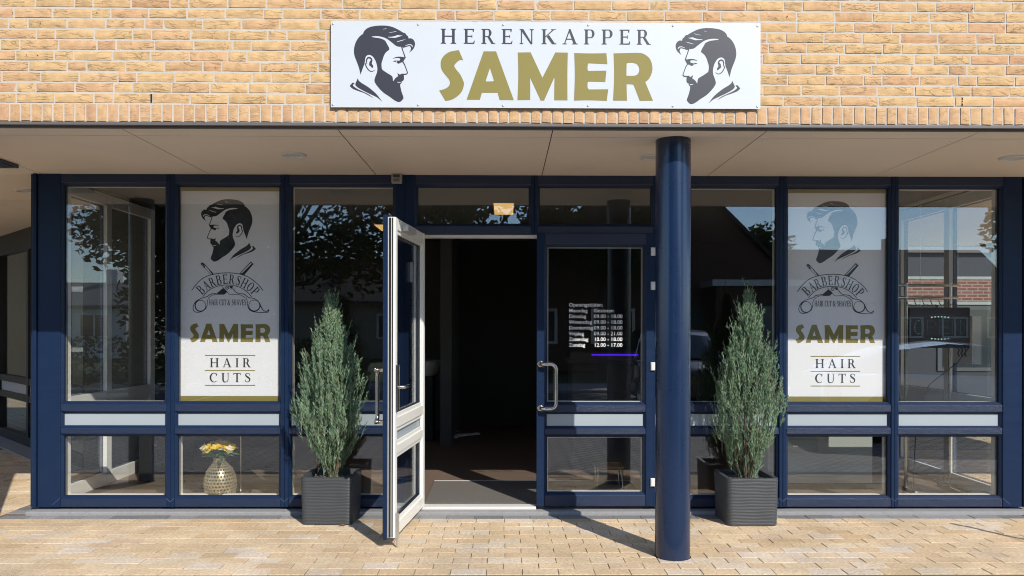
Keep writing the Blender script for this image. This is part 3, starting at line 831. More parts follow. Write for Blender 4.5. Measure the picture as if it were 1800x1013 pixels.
# serif capitals, cap height 1, y up; each is (width, [(outline, holes)...])
def _stem(x0, x1, top=True, bot=True, y0=0.0, y1=1.0, sx=.085):
    S = [[(x0,y0),(x1,y0),(x1,y1),(x0,y1)]]
    if top: S.append([(x0-sx,y1),(x0-sx,y1-.035),(x0,y1-.075),(x1,y1-.075),(x1+sx,y1-.035),(x1+sx,y1)][::-1])
    if bot: S.append([(x0-sx,y0),(x0-sx,y0+.035),(x0,y0+.075),(x1,y0+.075),(x1+sx,y0+.035),(x1+sx,y0)])
    return [(s, []) for s in S]
def _bowl(xl, xr, yt, yb, wt=.17, th=.055):
    ym, h = (yt+yb)/2, (yt-yb)/2
    out = [(xl-.04, yt)] + [(xr-h*.9+h*.9*math.cos(a), ym+h*math.sin(a)) for a in [math.pi/2 - k*math.pi/14 for k in range(15)]] + [(xl-.04, yb)]
    hi = h-th; rx = h*.9-wt
    inn = [(xl, yt-th)] + [(xr-h*.9+rx*math.cos(a), ym+hi*math.sin(a)) for a in [math.pi/2 - k*math.pi/14 for k in range(15)]] + [(xl, yb+th)]
    return (out, [inn])
def glyph(ch):
    if ch == 'H': return 1.02, _stem(.10,.27) + _stem(.75,.92) + [([(.26,.47),(.76,.47),(.76,.535),(.26,.535)], [])]
    if ch == 'I': return .44, _stem(.135,.305)
    if ch == 'E': return .76, _stem(.10,.27, True, True) + [([(.26,.935),(.70,.935),(.70,1),(.26,1)],[]),([(.63,.80),(.68,.80),(.71,1),(.60,.96)],[]),
                    ([(.26,.475),(.58,.475),(.58,.535),(.26,.535)],[]),([(.545,.40),(.585,.40),(.585,.61),(.545,.61)],[]),
                    ([(.26,0),(.72,0),(.72,.065),(.26,.065)],[]),([(.62,.04),(.715,.0),(.76,.21),(.71,.21)],[])]
    if ch == 'P': return .78, _stem(.10,.27) + [_bowl(.27,.74,1,.42)]
    if ch == 'R': return .93, _stem(.10,.27) + [_bowl(.27,.70,1,.47), ([(.40,.50),(.56,.52),(.84,.06),(.95,.035),(.95,0),(.70,0)],[])]
    if ch == 'B': return .82, _stem(.10,.27) + [_bowl(.27,.71,1,.50), _bowl(.27,.78,.545,0)]
    if ch == 'N': return 1.03, _stem(.12,.195, True, True) + _stem(.82,.895, True, False, sx=.10) + [([(.03,1),(.29,1),(.895,.0),(.80,-.02),(.12,.94)],[])]
    if ch == 'K': return 1.0, _stem(.10,.27) + [([(.26,.44),(.26,.52),(.74,.965),(.84,.965)],[]),([(.64,1),(.64,.965),(.72,.94),(.88,.965),(.95,.965),(.95,1)][::-1],[]),([(.36,.50),(.50,.62),(.88,.06),(1.0,.035),(1.0,0),(.72,0)],[])]
    if ch == 'A': return 1.04, [([(.13,.03),(.205,.03),(.50,.86),(.46,.98)],[]),([(.45,1.02),(.56,1.02),(.95,.03),(.76,.03),(.46,.86)],[]),([(.25,.31),(.74,.31),(.72,.37),(.27,.37)],[]),
                    ([(.02,0),(.32,0),(.32,.035),(.205,.06),(.13,.06),(.02,.035)],[]),([(.66,0),(1.04,0),(1.04,.035),(.95,.06),(.76,.06),(.66,.035)],[])]
    if ch == 'V': return 1.0, [([(.40,-.02),(.53,-.02),(.23,.97),(.04,.97)],[]),([(.45,-.02),(.52,-.02),(.90,.97),(.82,.97)],[]),([(-.02,.965),(.32,.965),(.32,1),(-.02,1)],[]),([(.72,.965),(1.0,.965),(1.0,1),(.72,1)],[])]
    if ch == 'O': return 1.02, [(ell(.51,.5,.47,.52,36), [ell(.51,.5,.285,.465,36)])]
    if ch == 'C':
        o = [(.53+.49*math.cos(a), .5+.52*math.sin(a)) for a in [R(48+k*(264/24)) for k in range(25)]]
        i_ = [(.56+.33*math.cos(a), .5+.455*math.sin(a)) for a in [R(310-k*(258/24)) for k in range(25)]]
        return .95, [(o+i_, []), ([(.80,.70),(.86,.70),(.885,.98),(.84,.93),(.74,.90)],[])]
    if ch == 'U':
        o = curve([(.12,1,1),(.12,.34),(.17,.10),(.32,-.02),(.50,-.03),(.70,.04),(.80,.20),(.82,.36),(.82,1,1),(.745,1,1),(.745,.36),(.70,.16),(.58,.06),(.44,.06),(.32,.14),(.29,.34),(.29,1,1)], 4)
        return .95, [(o,[]),([(.02,.965),(.39,.965),(.39,1),(.02,1)],[]),([(.66,.965),(.93,.965),(.93,1),(.66,1)],[])]
    if ch == 'T': return .88, _stem(.355,.525, False, True) + [([(.03,.935),(.85,.935),(.85,1),(.03,1)],[]),([(.02,.78),(.06,.78),(.12,.95),(.03,1)],[]),([(.82,.78),(.86,.78),(.85,1),(.76,.95)],[])]
    if ch == 'S': return .70, [(stroke([(.60,.80),(.52,.93),(.34,.975),(.17,.90),(.14,.76),(.26,.62),(.44,.50),(.57,.36),(.57,.18),(.44,.045),(.25,.03),(.10,.18)], [.04,.05,.06,.10,.14,.17,.18,.16,.13,.08,.06,.05]),[]),([(.57,.72),(.615,.72),(.615,.98),(.56,.92)],[]),([(.085,.02),(.13,.06),(.11,.28),(.07,.28)],[])]
    if ch == '&': return .95, [(stroke([(.90,.62),(.72,.30),(.50,.06),(.26,.0),(.08,.16),(.14,.38),(.38,.56),(.52,.74),(.46,.93),(.32,.96),(.22,.82),(.30,.62),(.55,.30),(.76,.06),(.95,.0)], [.05,.06,.07,.10,.14,.13,.09,.08,.08,.08,.10,.14,.15,.13,.05]),[])]
    return .4, []

class Art:
    """collects flat shapes given in picture units and lays them on a panel facing -y"""
    def __init__(s, fx, fz, y):
        s.mb, s.fx, s.fz, s.y, s.k = MB(), fx, fz, y, 0
    def shapes(s, S, tr=lambda x, y: (x, y), mi=0, thick=.0012):
        for outl, holes in S:
            s.k = (s.k + 1) % 9
            f = lambda p: tr(p[0], p[1])
            s.mb.flat([f(p) for p in outl], [[f(p) for p in h] for h in holes], lambda q: s.fx(q), lambda q: s.fz(q), s.y - .00012*s.k, thick, mi)
    def word(s, txt, boxes, y0, y1, mi=0):
        """boxes: (left, right) per letter; y0 = baseline, y1 = cap line (picture units, down)"""
        for ch, bx in zip(txt, boxes):
            w, S = glyph(ch)
            s.shapes(S, lambda x, y, bx=bx, w=w: (bx[0] + (bx[1]-bx[0])*x/w, y0 + (y1-y0)*y), mi)
    def row(s, txt, x0, x1, y0, y1, gap=.12, space=.4, mi=0):
        tot = sum((glyph(c)[0] if c != ' ' else space) + gap for c in txt) - gap
        k = (x1-x0)/tot; x = x0
        for c in txt:
            w, S = glyph(c) if c != ' ' else (space, [])
            s.shapes(S, lambda u, v, x=x: (x + u*k, y0 + (y1-y0)*v), mi); x += (w+gap)*k

# ------------------------------------------------------------------ fascia sign
SX0, SX1, SZ0, SZ1 = -1.0015, 1.4665, 2.660, 3.1535
sign = empty('shop_sign', ((SX0+SX1)/2, YF-.012, SZ0), 'long white signboard with gold lettering between two bearded heads, screwed to the brick wall', 'sign')
def at_sign(o):
    o.parent = sign; o.matrix_parent_inverse = Matrix.Translation(-Vector(sign.location)); return o
at_sign(MB().box(SX0, SX1, YF-.020, YF-.014, SZ0, SZ1).build('panel', M_SIGN, bevel=.0012))
fxs = lambda q: SX0 + (q[0]-583)/(1335-583)*(SX1-SX0)
fzs = lambda q: SZ1 - (q[1]-41.5)/(192-41.5)*(SZ1-SZ0)
hw = [(460,525),(555,602),(628,685),(712,758),(785,848),(877,940),(963,1028),(1053,1100),(1126,1175),(1200,1246),(1272,1330)]
for ch, (xa, xb) in zip('HERENKAPPER', hw):
    a1 = Art(fxs, fzs, YF-.0208)
    a1.word(ch, [(580+xa/2.368, 580+xb/2.368)], 80.0, 54.0)
    at_sign(a1.mb.build('dark_letter', M_INK))
for shp in name_shapes():
    a1 = Art(fxs, fzs, YF-.0208)
    a1.shapes([shp], lambda x, y: (760 + x/6.755, 40 + y/6.755 - .6))
    at_sign(a1.mb.build('gold_letter', M_GOLD))
for mir in (False, True):
    a1 = Art(fxs, fzs, YF-.0208)
    hs_ = head_shapes()
    if not mir: a1.shapes(hs_, lambda x, y: (610 + x/13.846, 44 + y/13.846))
    else: a1.shapes(hs_, lambda x, y: (1305.5 - x/13.846, 45.5 + y/13.846))
    at_sign(a1.mb.build('head_emblem', M_INK))
for zz in (SZ1-.017, SZ0+.014):
    for k in range(6):
        xx = SX0 + .012 + k*(SX1-SX0-.03)/5
        sc = MB().lathe([(.0,-.0),(.004,.0),(.006,-.0012),(.0065,-.003)][::-1], n=12)
        sc.v = [(xx+x_, YF-.0232-z_*1.0, zz+y_) for (x_,y_,z_) in sc.v]
        at_sign(sc.build('screw', M_SCREW))

# ------------------------------------------------------------------ posters behind the glass
PXM = 231.0
def make_poster(gx0, gx1, label, dx):
    xc = (gx0+gx1)/2
    yP = .062
    po = empty('window_poster', (xc, yP, .84), label, 'poster', 'tall barber posters behind the shop windows')
    def put(o):
        o.parent = po; o.matrix_parent_inverse = Matrix.Translation(-Vector(po.location)); return o
    cx_ = 400.0
    fx = lambda q: xc + dx + (q[0]-cx_)/PXM
    fz = lambda q: 1.4 + (576-q[1])/PXM
    put(MB().box(gx0-.003, gx1+.003, yP, yP+.002, .825, 2.470).build('sheet', M_POSTER))
    z_t, z_b = fz((0,337.5)), fz((0,697))
    for (za, zb) in ((z_t, 2.469), (.826, z_b)): put(MB().box(gx0-.0025, gx1+.0025, yP-.0008, yP-.0001, za, zb).build('gold_band', M_GOLD))
    put(MB().box(fx((355.5,0)), fx((443.5,0)), yP-.0008, yP-.0001, fz((0,626.8)), fz((0,625.2))).build('gold_line', M_GOLD))
    put(MB().box(fx((355.5,0)), fx((443.5,0)), yP-.0008, yP-.0001, fz((0,653.3)), fz((0,651.7))).build('gold_line', M_GOLD))
    put(MB().box(fx((355.5,0)), fx((443.5,0)), yP-.0008, yP-.0001, fz((0,679.3)), fz((0,677.7))).build('gold_line', M_GOLD))
    y0 = yP-.0009
    a = Art(fx, fz, y0)
    a.shapes(head_shapes(), lambda x, y: (443.8 - (x-88)/(1655-88)*95.4, 351.5 + (y-68)/(1911-68)*109.4))
    put(a.mb.build('head_emblem', M_PINK))
    a = Art(fx, fz, y0)
    T = lambda x, y: (325 + x/10.133, 455 + y/10.133)
    S = []
    S.append((stroke([(70,575),(150,470),(250,372),(360,315),(470,285),(590,267),(700,262),(820,267),(950,290),(1070,335),(1180,410),(1265,485),(1335,575)], 13), []))
    S.append((stroke([(268,688),(320,625),(380,572),(450,530),(530,500),(615,483),(700,478),(800,486),(900,510),(975,545),(1040,590),(1090,635),(1135,688)], 11), []))
    S.append((stroke([(236,110),(300,180),(418,296)], [10,8,8]), [])); S.append((stroke([(268,85),(340,160),(455,294)], [16,12,26]), []))
    S.append((curve([(232,105),(245,82),(275,88),(310,165,1),(290,170),(262,120)]), []))
    S.append(([(1118,60),(1165,100),(1000,300),(905,286)], [[(1116,84),(1136,98),(970,262),(930,276)]]))
    S.append(([(1155,95),(1166,106),(1000,302),(940,294)], []))
    S.append((ell(702,525,34,34,20), [ell(702,525,23,23,20)]))
    S.append(([(690,518),(716,518),(716,530),(690,530)], []))
    S.append((curve([(622,535,1),(700,600,1),(660,640,1),(530,640,1),(525,620),(560,590)]), []))
    S.append((curve([(735,490,1),(802,500,1),(786,545,1),(760,535)]), []))
    S.append((stroke([(525,622),(470,632),(410,640),(370,668),(330,690),(230,722),(150,770),(100,850),(105,930),(160,965),(250,950),(320,900),(345,830),(350,760),(390,690),(480,650),(650,645)], [10,12,14,12,12,12,14,13,12,13,11,11,10,9,9,9,8]), []))
    S.append((ell(225,850,102,104,28), [ell(229,847,88,90,28)]))
    S.append((stroke([(602,500),(700,600),(755,648),(900,646),(1000,690),(1050,740),(1060,820),(1090,908),(1170,952),(1300,966),(1415,962),(1443,912)], [8,8,9,9,9,9,10,12,14,10,9,12]), []))
    S.append((stroke([(795,530),(850,600),(910,628),(1000,640),(1080,700),(1180,718),(1260,780),(1300,860),(1340,925),(1400,945),(1440,915)], [11,11,11,13,13,12,14,16,13,12,14]), []))
    S.append((ell(1185,845,106,104,28), [ell(1181,841,92,92,28)]))
    a.shapes(S, T)
    for k, ch in enumerate('BARBERSHOP'):
        ang = R([43.8,32.9,23.0,12.9,3.3,-6.9,-16.8,-26.5,-36.9,-46.8][k])
        w, GS = glyph(ch)
        def tr(x, y, ang=ang, w=w):
            r = 600 + 168*y; u = (x-w/2)*(100.0/max(w,.9))
            ca, sa = math.cos(ang), math.sin(ang)
            return T(702 - sa*r + ca*u, 1057 - ca*r - sa*u)
        a.shapes(GS, tr)
    for (wd, xa, xb) in (('HAIR',380,535),('CUT',560,685),('&',706,756),('SHAVES',782,1035)):
        a.row(wd, 325+xa/10.133, 325+xb/10.133, 455+838/10.133, 455+737/10.133, gap=.06)
    put(a.mb.build('scissor_emblem', M_PINK))
    n0, n1, n2, n3 = NAME_BOX
    for shp in name_shapes():
        a = Art(fx, fz, y0)
        a.shapes([shp], lambda x, y: (328.5 + (x-n0)/(n2-n0)*141.5, 569.5 + (y-n1)/(n3-n1)*33.5))
        put(a.mb.build('gold_letter', M_GOLD))
    for txt, xa, zb, zt in (('HAIR', 364, 646.6, 630.8), ('CUTS', 363, 672.8, 656.8)):
        ws = [glyph(c)[0] for c in txt]; kx = (435.5-xa)/(sum(ws)+.42*3); x = xa
        for c, w_ in zip(txt, ws):
            a = Art(fx, fz, y0); a.word(c, [(x, x+w_*kx)], zb, zt); x += (w_+.42)*kx
            put(a.mb.build('dark_letter', M_PINK))
    return po
make_poster(*bays[1], 'white barber poster in the window left of the open door', 0)
make_poster(*bays[4], 'white barber poster right of the round column, washed by sky reflection at its top', 0.0)

# ------------------------------------------------------------------ small fittings
se = empty('security_sensor', (-.815, -.002, 2.485), 'small beige sensor box on the window frame under the soffit', 'sensor')
def kid(mb, name, m, root, **k):
    o = mb.build(name, m, **k); o.parent = root; o.matrix_parent_inverse = root.matrix_basis.inverted() if root.matrix_basis != Matrix() else Matrix()
    o.matrix_parent_inverse = (Matrix.Translation(root.location) @ root.rotation_euler.to_matrix().to_4x4()).inverted()
    return o
kid(MB().box(-.853,-.777,-.055,-.002,2.480,2.548), 'housing', mat('sensor_beige', (.42,.39,.34), .5), se, bevel=.006)
kid(MB().box(-.840,-.790,-.0585,-.0552,2.520,2.540), 'dark_window', mat('sensor_dark', (.05,.05,.055), .3), se)
kid(MB().box(-.838,-.792,-.0600,-.0552,2.488,2.512), 'lens', mat('sensor_lens', (.20,.19,.17), .4), se, bevel=.002)

M_LENS = mat('light_lens', (.62,.60,.56), .4)
for (lx, ly, lab) in ((-1.409,-.672,'round soffit light left of the doorway'), (.985,-.645,'round soffit light half hidden by the column'),
                      (3.41,-.665,'round soffit light at the right end of the overhang'), (-4.05,.726,'round soffit light over the left passage')):
    cl_ = empty('ceiling_light', (lx, ly, 2.55), lab, 'ceiling light', 'round white lights set in the soffit')
    kid(MB().lathe([(.060,-.004),(.066,-.012),(.078,-.010),(.082,-.001)], (lx,ly,2.55), n=40), 'rim', mat('light_rim', (.66,.64,.60), .4), cl_)
    kid(MB().lathe([(.0005,-.006),(.03,-.006),(.0598,-.004)], (lx,ly,2.55), n=40), 'lens', M_LENS, cl_)

bp = MB().box(-4.9,-3.455,-.62,-.315,2.524,2.549)
tag(bp.build('header_panel', M_COLUMN, bevel=.003), 'flat dark blue panel end under the soffit at the far left', 'panel')
bo = MB().lathe([(.017,0),(.017,.86),(.012,.885),(.0005,.89)], n=16)
tag(bo.build('steel_post', M_ALU, loc=(3.78,-1.33,-.01)), 'thin steel post just right of the picture that throws a narrow shadow on the paving', 'post')

# ------------------------------------------------------------------ planters
def make_planter(cx, cy, label):
    root = empty('planter', (cx, cy, 0), label, 'planter', 'square charcoal planters in front of the windows')
    hw_, rr, Hh = .1865, .042, .338
    def ring(h, inset=0.0):
        pts = []
        w = hw_ - inset; r = max(rr - inset, .008)
        for q, (sx, sy) in enumerate(((1,1),(-1,1),(-1,-1),(1,-1))):
            for k in range(7):
                a = math.pi/2*q + math.pi/2*k/6
                pts.append((sx*(w-r)+r*math.cos(a), sy*(w-r)+r*math.sin(a)))
            nx_, ny_ = ((-1,1),(-1,-1),(1,-1),(1,1))[q]
            p0 = pts[-1]; sx2, sy2 = ((-1,1),(-1,-1),(1,-1),(1,1))[q]
            a1_ = math.pi/2*(q+1)
            p1 = (sx2*(w-r)+r*math.cos(a1_), sy2*(w-r)+r*math.sin(a1_))
            for k in range(1, 9):
                t = k/9; pts.append((p0[0]+(p1[0]-p0[0])*t, p0[1]+(p1[1]-p0[1])*t))
        return pts
    mb = MB(); nl = 31*4; base = ring(0); n = len(base)
    vs_ = []
    for j in range(nl+1):
        t = j/nl; z = .004 + (Hh-.012)*t
        for k, (x, y) in enumerate(base):
            L = math.hypot(x, y)
            wv = mnoise.noise((x*9+cx*3, y*9, z*14))*.9
            d = .0014*math.sin(2*math.pi*(t*31) + wv*2.6) + .0008*mnoise.noise((x*40, y*40, z*80))
            s = 1 + (d - .010*(1-t))/L
            vs_.append((x*s, y*s, z))
    fs_ = [(j*n+k, j*n+(k+1)%n, (j+1)*n+(k+1)%n, (j+1)*n+k) for j in range(nl) for k in range(n)]
    mb.add(vs_, fs_, 0, True)
    rims = [(0.0,Hh-.007),(.003,Hh-.001),(.008,Hh),(.030,Hh),(.034,Hh-.004),(.036,Hh-.05)]
    rv = [(x,y,z) for (i_,z) in rims for (x,y) in ring(0,i_)]
    mb.add(rv, [(j*n+k, j*n+(k+1)%n, (j+1)*n+(k+1)%n, (j+1)*n+k) for j in range(len(rims)-1) for k in range(n)], 0, True)
    pot = mb.build('pot', M_PLANTER, root)
    so = MB()
    pr = random.Random(int(cx*100)+500)
    inn = ring(0,.037)
    so.add([(x,y,Hh-.045) for x,y in inn], [tuple(range(n))])
    for _ in range(420):
        x, y = pr.uniform(-.145,.145), pr.uniform(-.145,.145); s = pr.uniform(.004,.011)
        z = Hh-.043 + pr.uniform(0,.006) + .012*max(0, 1-math.hypot(x,y)/.13)
        a = pr.uniform(0,6.28)
        so.obox((x,y,z), (math.cos(a),math.sin(a),pr.uniform(-.4,.4)), (-math.sin(a),math.cos(a),pr.uniform(-.4,.4)), (.2,.1,1), s, s*.7, s*.6)
    so.build('soil', M_SOIL, root)
    return root
make_planter(-1.262, -.181, 'square ribbed charcoal planter beside the open white door')
make_planter(1.750, -.218, 'square ribbed charcoal planter right of the round blue column')

def dry_leaf(x, y, rz, label, s=.03):
    mb = MB(); pts = [(-1,0,0),(-.5,.32,.12),(.2,.42,.2),(1,.05,.05),(.2,-.36,.24),(-.5,-.28,.14)]
    mb.add([(a*s, b*s, c*s+.001) for a,b,c in pts] + [(0,0,.10*s)], [(6,1,0),(6,2,1),(6,3,2),(6,4,3),(6,5,4),(6,0,5)])
    o = mb.build('dry_leaf', mat('dead_leaf', (.26,.11,.05), .8), loc=(x, y, .003)); o.rotation_euler = (.1, .05, rz)
    tag(o, label, 'leaf', 'fallen leaves at the left planter')
dry_leaf(-1.145, -.385, .4, 'reddish fallen leaf nearer the middle of the left planter foot')
dry_leaf(-1.085, -.39, 2.1, 'reddish fallen leaf at the right corner of the left planter foot')

# ------------------------------------------------------------------ conifers
M_CONIF = island_mat('blue_green_needles', [(0,(.085,.160,.090)),(.3,(.165,.270,.160)),(.6,(.25,.375,.230)),(.85,(.33,.455,.30)),(1,(.38,.42,.24))], rough=.6, noise=.1, bump=0, transl=.25)
M_CONIN = island_mat('dry_twigs', [(0,(.12,.085,.045)),(.5,(.20,.15,.08)),(1,(.28,.22,.12))], rough=.8, noise=.1, bump=0)
def make_conifer(cx, cy, label, seed, Ht=1.64, rmax=.235, lean=0.0, ymax=.0, brown=.1, nsp=640):
    rn = random.Random(seed)
    root = empty('conifer_shrub', (cx, cy, .29), label, 'conifer', 'potted conifers beside the doorway', rz=0)
    z0 = .30
    prof = [(0,.03),(.08,.07),(.17,.15),(.27,.205),(.37,.232),(.48,.222),(.58,.188),(.68,.145),(.78,.096),(.87,.054),(.94,.022),(1.0,.003)]
    def rad(t):
        t = min(max(t,0),1)
        for (a, ra), (b, rb2) in zip(prof[:-1], prof[1:]):
            if t <= b: return (ra + (rb2-ra)*(t-a)/(b-a))*rmax/.232
        return .005
    g, d = MB(), MB()
    def spray(base, dr, ln, mbx, nt, wid, curl=.25):
        dr = dr.normalized()
        sd = dr.cross(Vector((0,0,1)));
        if sd.length < .05: sd = Vector((1,0,0))
        sd.normalize(); a = rn.uniform(0, 6.28)
        sd = (Matrix.Rotation(a, 3, dr) @ sd)
        p = Vector(base); seg = ln/5
        axis = [p.copy()]
        dd = dr.copy()
        for _ in range(5):
            dd = (dd + Vector((0,0,1))*curl*.3 + Vector((rn.uniform(-.1,.1), rn.uniform(-.1,.1), 0))).normalized()
            p = p + dd*seg; axis.append(p.copy())
        def leaf(p0, dv, l, w):
            dv = dv.normalized()
            s1 = dv.cross(Vector((rn.uniform(-1,1), rn.uniform(-1,1), rn.uniform(-.3,.3))))
            if s1.length < .01: s1 = Vector((1,0,0))
            s1 = s1.normalized()*w; s2 = dv.cross(s1).normalized()*w*.8
            m1 = p0 + dv*l*.45; e = p0 + dv*l
            mbx.add([p0, m1+s1, m1+s2, m1-s1, m1-s2, e], [(0,1,2),(0,2,3),(0,3,4),(0,4,1),(5,2,1),(5,3,2),(5,4,3),(5,1,4)])
        for i in range(5):
            leaf(axis[i], axis[i+1]-axis[i], seg*1.35, wid*1.1)
        for k in range(nt):
            t = rn.uniform(.08, 1.0); i = min(int(t*5), 4); q = axis[i].lerp(axis[i+1], t*5-i)
            ax_ = (axis[i+1]-axis[i]).normalized()
            side = (Matrix.Rotation(rn.uniform(0,6.28), 3, ax_) @ sd)
            leaf(q, ax_*rn.uniform(.75,1.1) + side*rn.uniform(.3,.75), min(ln,.13)*rn.uniform(.20,.42)*(1.15-t*.6), wid*rn.uniform(.7,1.1))
    Hs = Ht - z0
    lumps = [(rn.uniform(0,6.28), rn.uniform(.1,.95), rn.uniform(.05,.16)) for _ in range(12)]
    n = nsp
    for k in range(n):
        t = rn.random()**.85
        t = .04 + t*.94
        a = rn.uniform(0, 6.28)
        ex = 1.0
        for (la, lt, lw) in lumps:
            da = abs((a-la+math.pi) % (2*math.pi) - math.pi)
            ex += lw*1.6*math.exp(-(da/.35)**2 - ((t-lt)/.07)**2) 
        ex *= 1 + .16*math.sin(3*a + t*9 + seed)*.5
        r = rad(t)*ex*math.sqrt(rn.uniform(.30, 1.0))
        z = z0 + t*Hs
        out = Vector((math.cos(a), math.sin(a), 0))
        base = out*r + Vector((lean*t, 0, z))
        ln = rn.uniform(.12,.22)*(1.0 - .4*t) + .02
        dv = Vector((0,0,1)) + out*rn.uniform(.08,.36)*(1.0 if t > .2 else 1.7) + Vector((rn.uniform(-.2,.2), rn.uniform(-.2,.2), 0))
        base = base - dv.normalized()*ln*.75
        if base.y + cy + dv.normalized().y*ln > ymax: base.y = min(base.y, ymax - cy - .01 - dv.normalized().y*ln)
        dead = (t < .20 and rn.random() < .6*(1-t/.20)) or (r < rad(t)*.5 and rn.random() < brown) or rn.random() < brown*.18
        spray(base, dv, ln, d if dead else g, 6 if dead else 24, .0017 if dead else .0033)
    # protruding shoots that break the outline
    for k in range(80):
        t = rn.uniform(.2, 1.0); a = rn.uniform(0, 6.28); out = Vector((math.cos(a), math.sin(a), 0))
        r = rad(t)*rn.uniform(.86,1.12)
        base = out*r + Vector((lean*t,0,z0+t*Hs-.05))
        dv = Vector((0,0,1)) + out*rn.uniform(.1,.45)
        if base.y + cy + .06 > ymax: base.y = ymax - cy - .06
        spray(base, dv, rn.uniform(.10,.19), g, 13, .0026)
    for k in range(5):
        spray(Vector((lean+rn.uniform(-.012,.012), rn.uniform(-.012,.012), Ht-.14+rn.uniform(-.03,.03))), Vector((rn.uniform(-.12,.12), rn.uniform(-.12,.12), 1)), .13, g, 13, .0027)
    st = MB()
    for k in range(22):
        a = rn.uniform(0,6.28); out = Vector((math.cos(a), math.sin(a), 0))
        t1 = rn.uniform(.2,.55)
        r1 = rad(t1)*rn.uniform(.2,.75)
        p0 = out*rn.uniform(.0,.028) + Vector((0,0,z0-.012)); p3 = out*r1 + Vector((lean*t1,0,z0+t1*Hs))
        if p3.y + cy > ymax-.03: p3.y = ymax-cy-.03
        p1 = p0 + Vector((out.x*.04, out.y*.04, .12)); 
        st.tube([p0, p1, p1.lerp(p3,.5)+out*.01, p3], [rn.uniform(.004,.007),.005,.0035,.0015], n=6)
    for m_, nm, mm in ((g,'foliage',M_CONIF),(d,'dry_foliage',M_CONIN),(st,'stem',mat('conifer_bark', (.16,.12,.08), .9))):
        o = m_.build(nm, mm, root); o.matrix_parent_inverse = Matrix.Translation((0,0,-.29))
    return root
make_conifer(-1.262, -.190, 'blue green columnar conifer in the planter beside the open door', 7, Ht=1.635, rmax=.232, lean=-.01, ymax=-.012, brown=.09, nsp=760)
make_conifer(1.755, -.232, 'tall blue green conifer in the planter right of the round column', 23, Ht=1.66, rmax=.236, lean=.012, ymax=-.012, brown=.26, nsp=680)

# ------------------------------------------------------------------ things inside the shop
M_VASE = mat('cream_gold_metal', (.52,.44,.28), .30, metal=.6, var=.1)
va = empty('flower_vase', (-2.208,.178,.042), 'pierced cream and gold vase on the floor behind the lower window pane', 'vase')
vp = [(.070,.0),(.092,.02),(.112,.07),(.122,.13),(.118,.19),(.098,.25),(.066,.295),(.050,.315),(.054,.348)]
def prof_at(p, t):
    x = t*(len(p)-1); i = min(int(x), len(p)-2); f = x-i
    q = [p[max(i-1,0)], p[i], p[i+1], p[min(i+2,len(p)-1)]]
    o = []
    for k in (0,1):
        a,b,c,d_ = (w[k] for w in q)
        o.append(.5*((2*b)+(c-a)*f+(2*a-5*b+4*c-d_)*f*f+(3*b-a-3*c+d_)*f**3))
    return o
vb = MB(); NU, NV = 30, 19
for j in range(NV):
    for i in range(NU):
        solid = j in (0, NV-1)
        u0, u1, v0, v1 = i/NU, (i+1)/NU, j/NV, (j+1)/NV
        sh_ = .5/NU if j % 2 else 0
        def P(u, v):
            r, z = prof_at(vp, v); a = 2*math.pi*(u+sh_)
            return (r*math.cos(a), r*math.sin(a), z)
        um, vm = (u0+u1)/2, (v0+v1)/2
        if solid:
            vb.add([P(u0,v0),P(u1,v0),P(u1,v1),P(u0,v1)], [(0,1,2,3)])
        else:
            k = .80
            outer = [P(u0,v0),P(um,v0),P(u1,v0),P(u1,vm),P(u1,v1),P(um,v1),P(u0,v1),P(u0,vm)]
            f_ = lambda a, m_: m_ + (a-m_)*k
            inner = [P(f_(u0,um)*.5+um*.5, f_(v0,vm)*.5+vm*.5), P(um,f_(v0,vm)), P(f_(u1,um)*.5+um*.5, f_(v0,vm)*.5+vm*.5), P(f_(u1,um),vm), P(f_(u1,um)*.5+um*.5, f_(v1,vm)*.5+vm*.5), P(um,f_(v1,vm)), P(f_(u0,um)*.5+um*.5, f_(v1,vm)*.5+vm*.5), P(f_(u0,um),vm)]
            vb.add(outer+inner, [(q,(q+1)%8,8+(q+1)%8,8+q) for q in range(8)])
vo = vb.build('body', M_VASE, va)
so_ = vo.modifiers.new('thickness', 'SOLIDIFY'); so_.thickness = .004
fb = empty('bouquet', (-2.190,.160,.412), 'yellow and white artificial flowers in the pierced vase', 'flowers')
fr_ = random.Random(3)
pet = {'yellow_blossom': MB(), 'white_blossom': MB()}
lf = MB(); stf = MB()
for k in range(46):
    a = fr_.uniform(0,6.28); r = .135*math.sqrt(fr_.random()); c = Vector((r*math.cos(a)-.015, r*math.sin(a)*.62, .03+.055*fr_.random()+.03*(1-r/.115)))
    nrm = Vector((c.x*6, c.y*6-.5, .8)).normalized()
    t1 = nrm.orthogonal().normalized(); t2 = nrm.cross(t1)
    mbp = pet['yellow_blossom' if fr_.random() < .68 else 'white_blossom']
    for q in range(6):
        b = q*1.047+fr_.uniform(-.2,.2); dv = t1*math.cos(b)+t2*math.sin(b); sv = nrm.cross(dv)
        L = fr_.uniform(.022,.036)
        mbp.add([c, c+dv*L*.6+sv*L*.35+nrm*.006, c+dv*L+nrm*.011, c+dv*L*.6-sv*L*.35+nrm*.006], [(0,1,2,3)])
    stf.tube([(0,0,-.06),(c.x*.5,c.y*.5,c.z*.3),tuple(c)], .0018, n=5)
for k in range(34):
    a = fr_.uniform(0,6.28); L = fr_.uniform(.09,.165); dv = Vector((math.cos(a), math.sin(a)*.7, fr_.uniform(-.05,.45))).normalized(); sv = dv.cross(Vector((0,0,1))).normalized()
    p = Vector((0,0,-.005))
    lf.add([p, p+dv*L*.5+sv*L*.13+Vector((0,0,.012)), p+dv*L-Vector((0,0,.012)), p+dv*L*.5-sv*L*.13+Vector((0,0,.012))], [(0,1,2,3)])
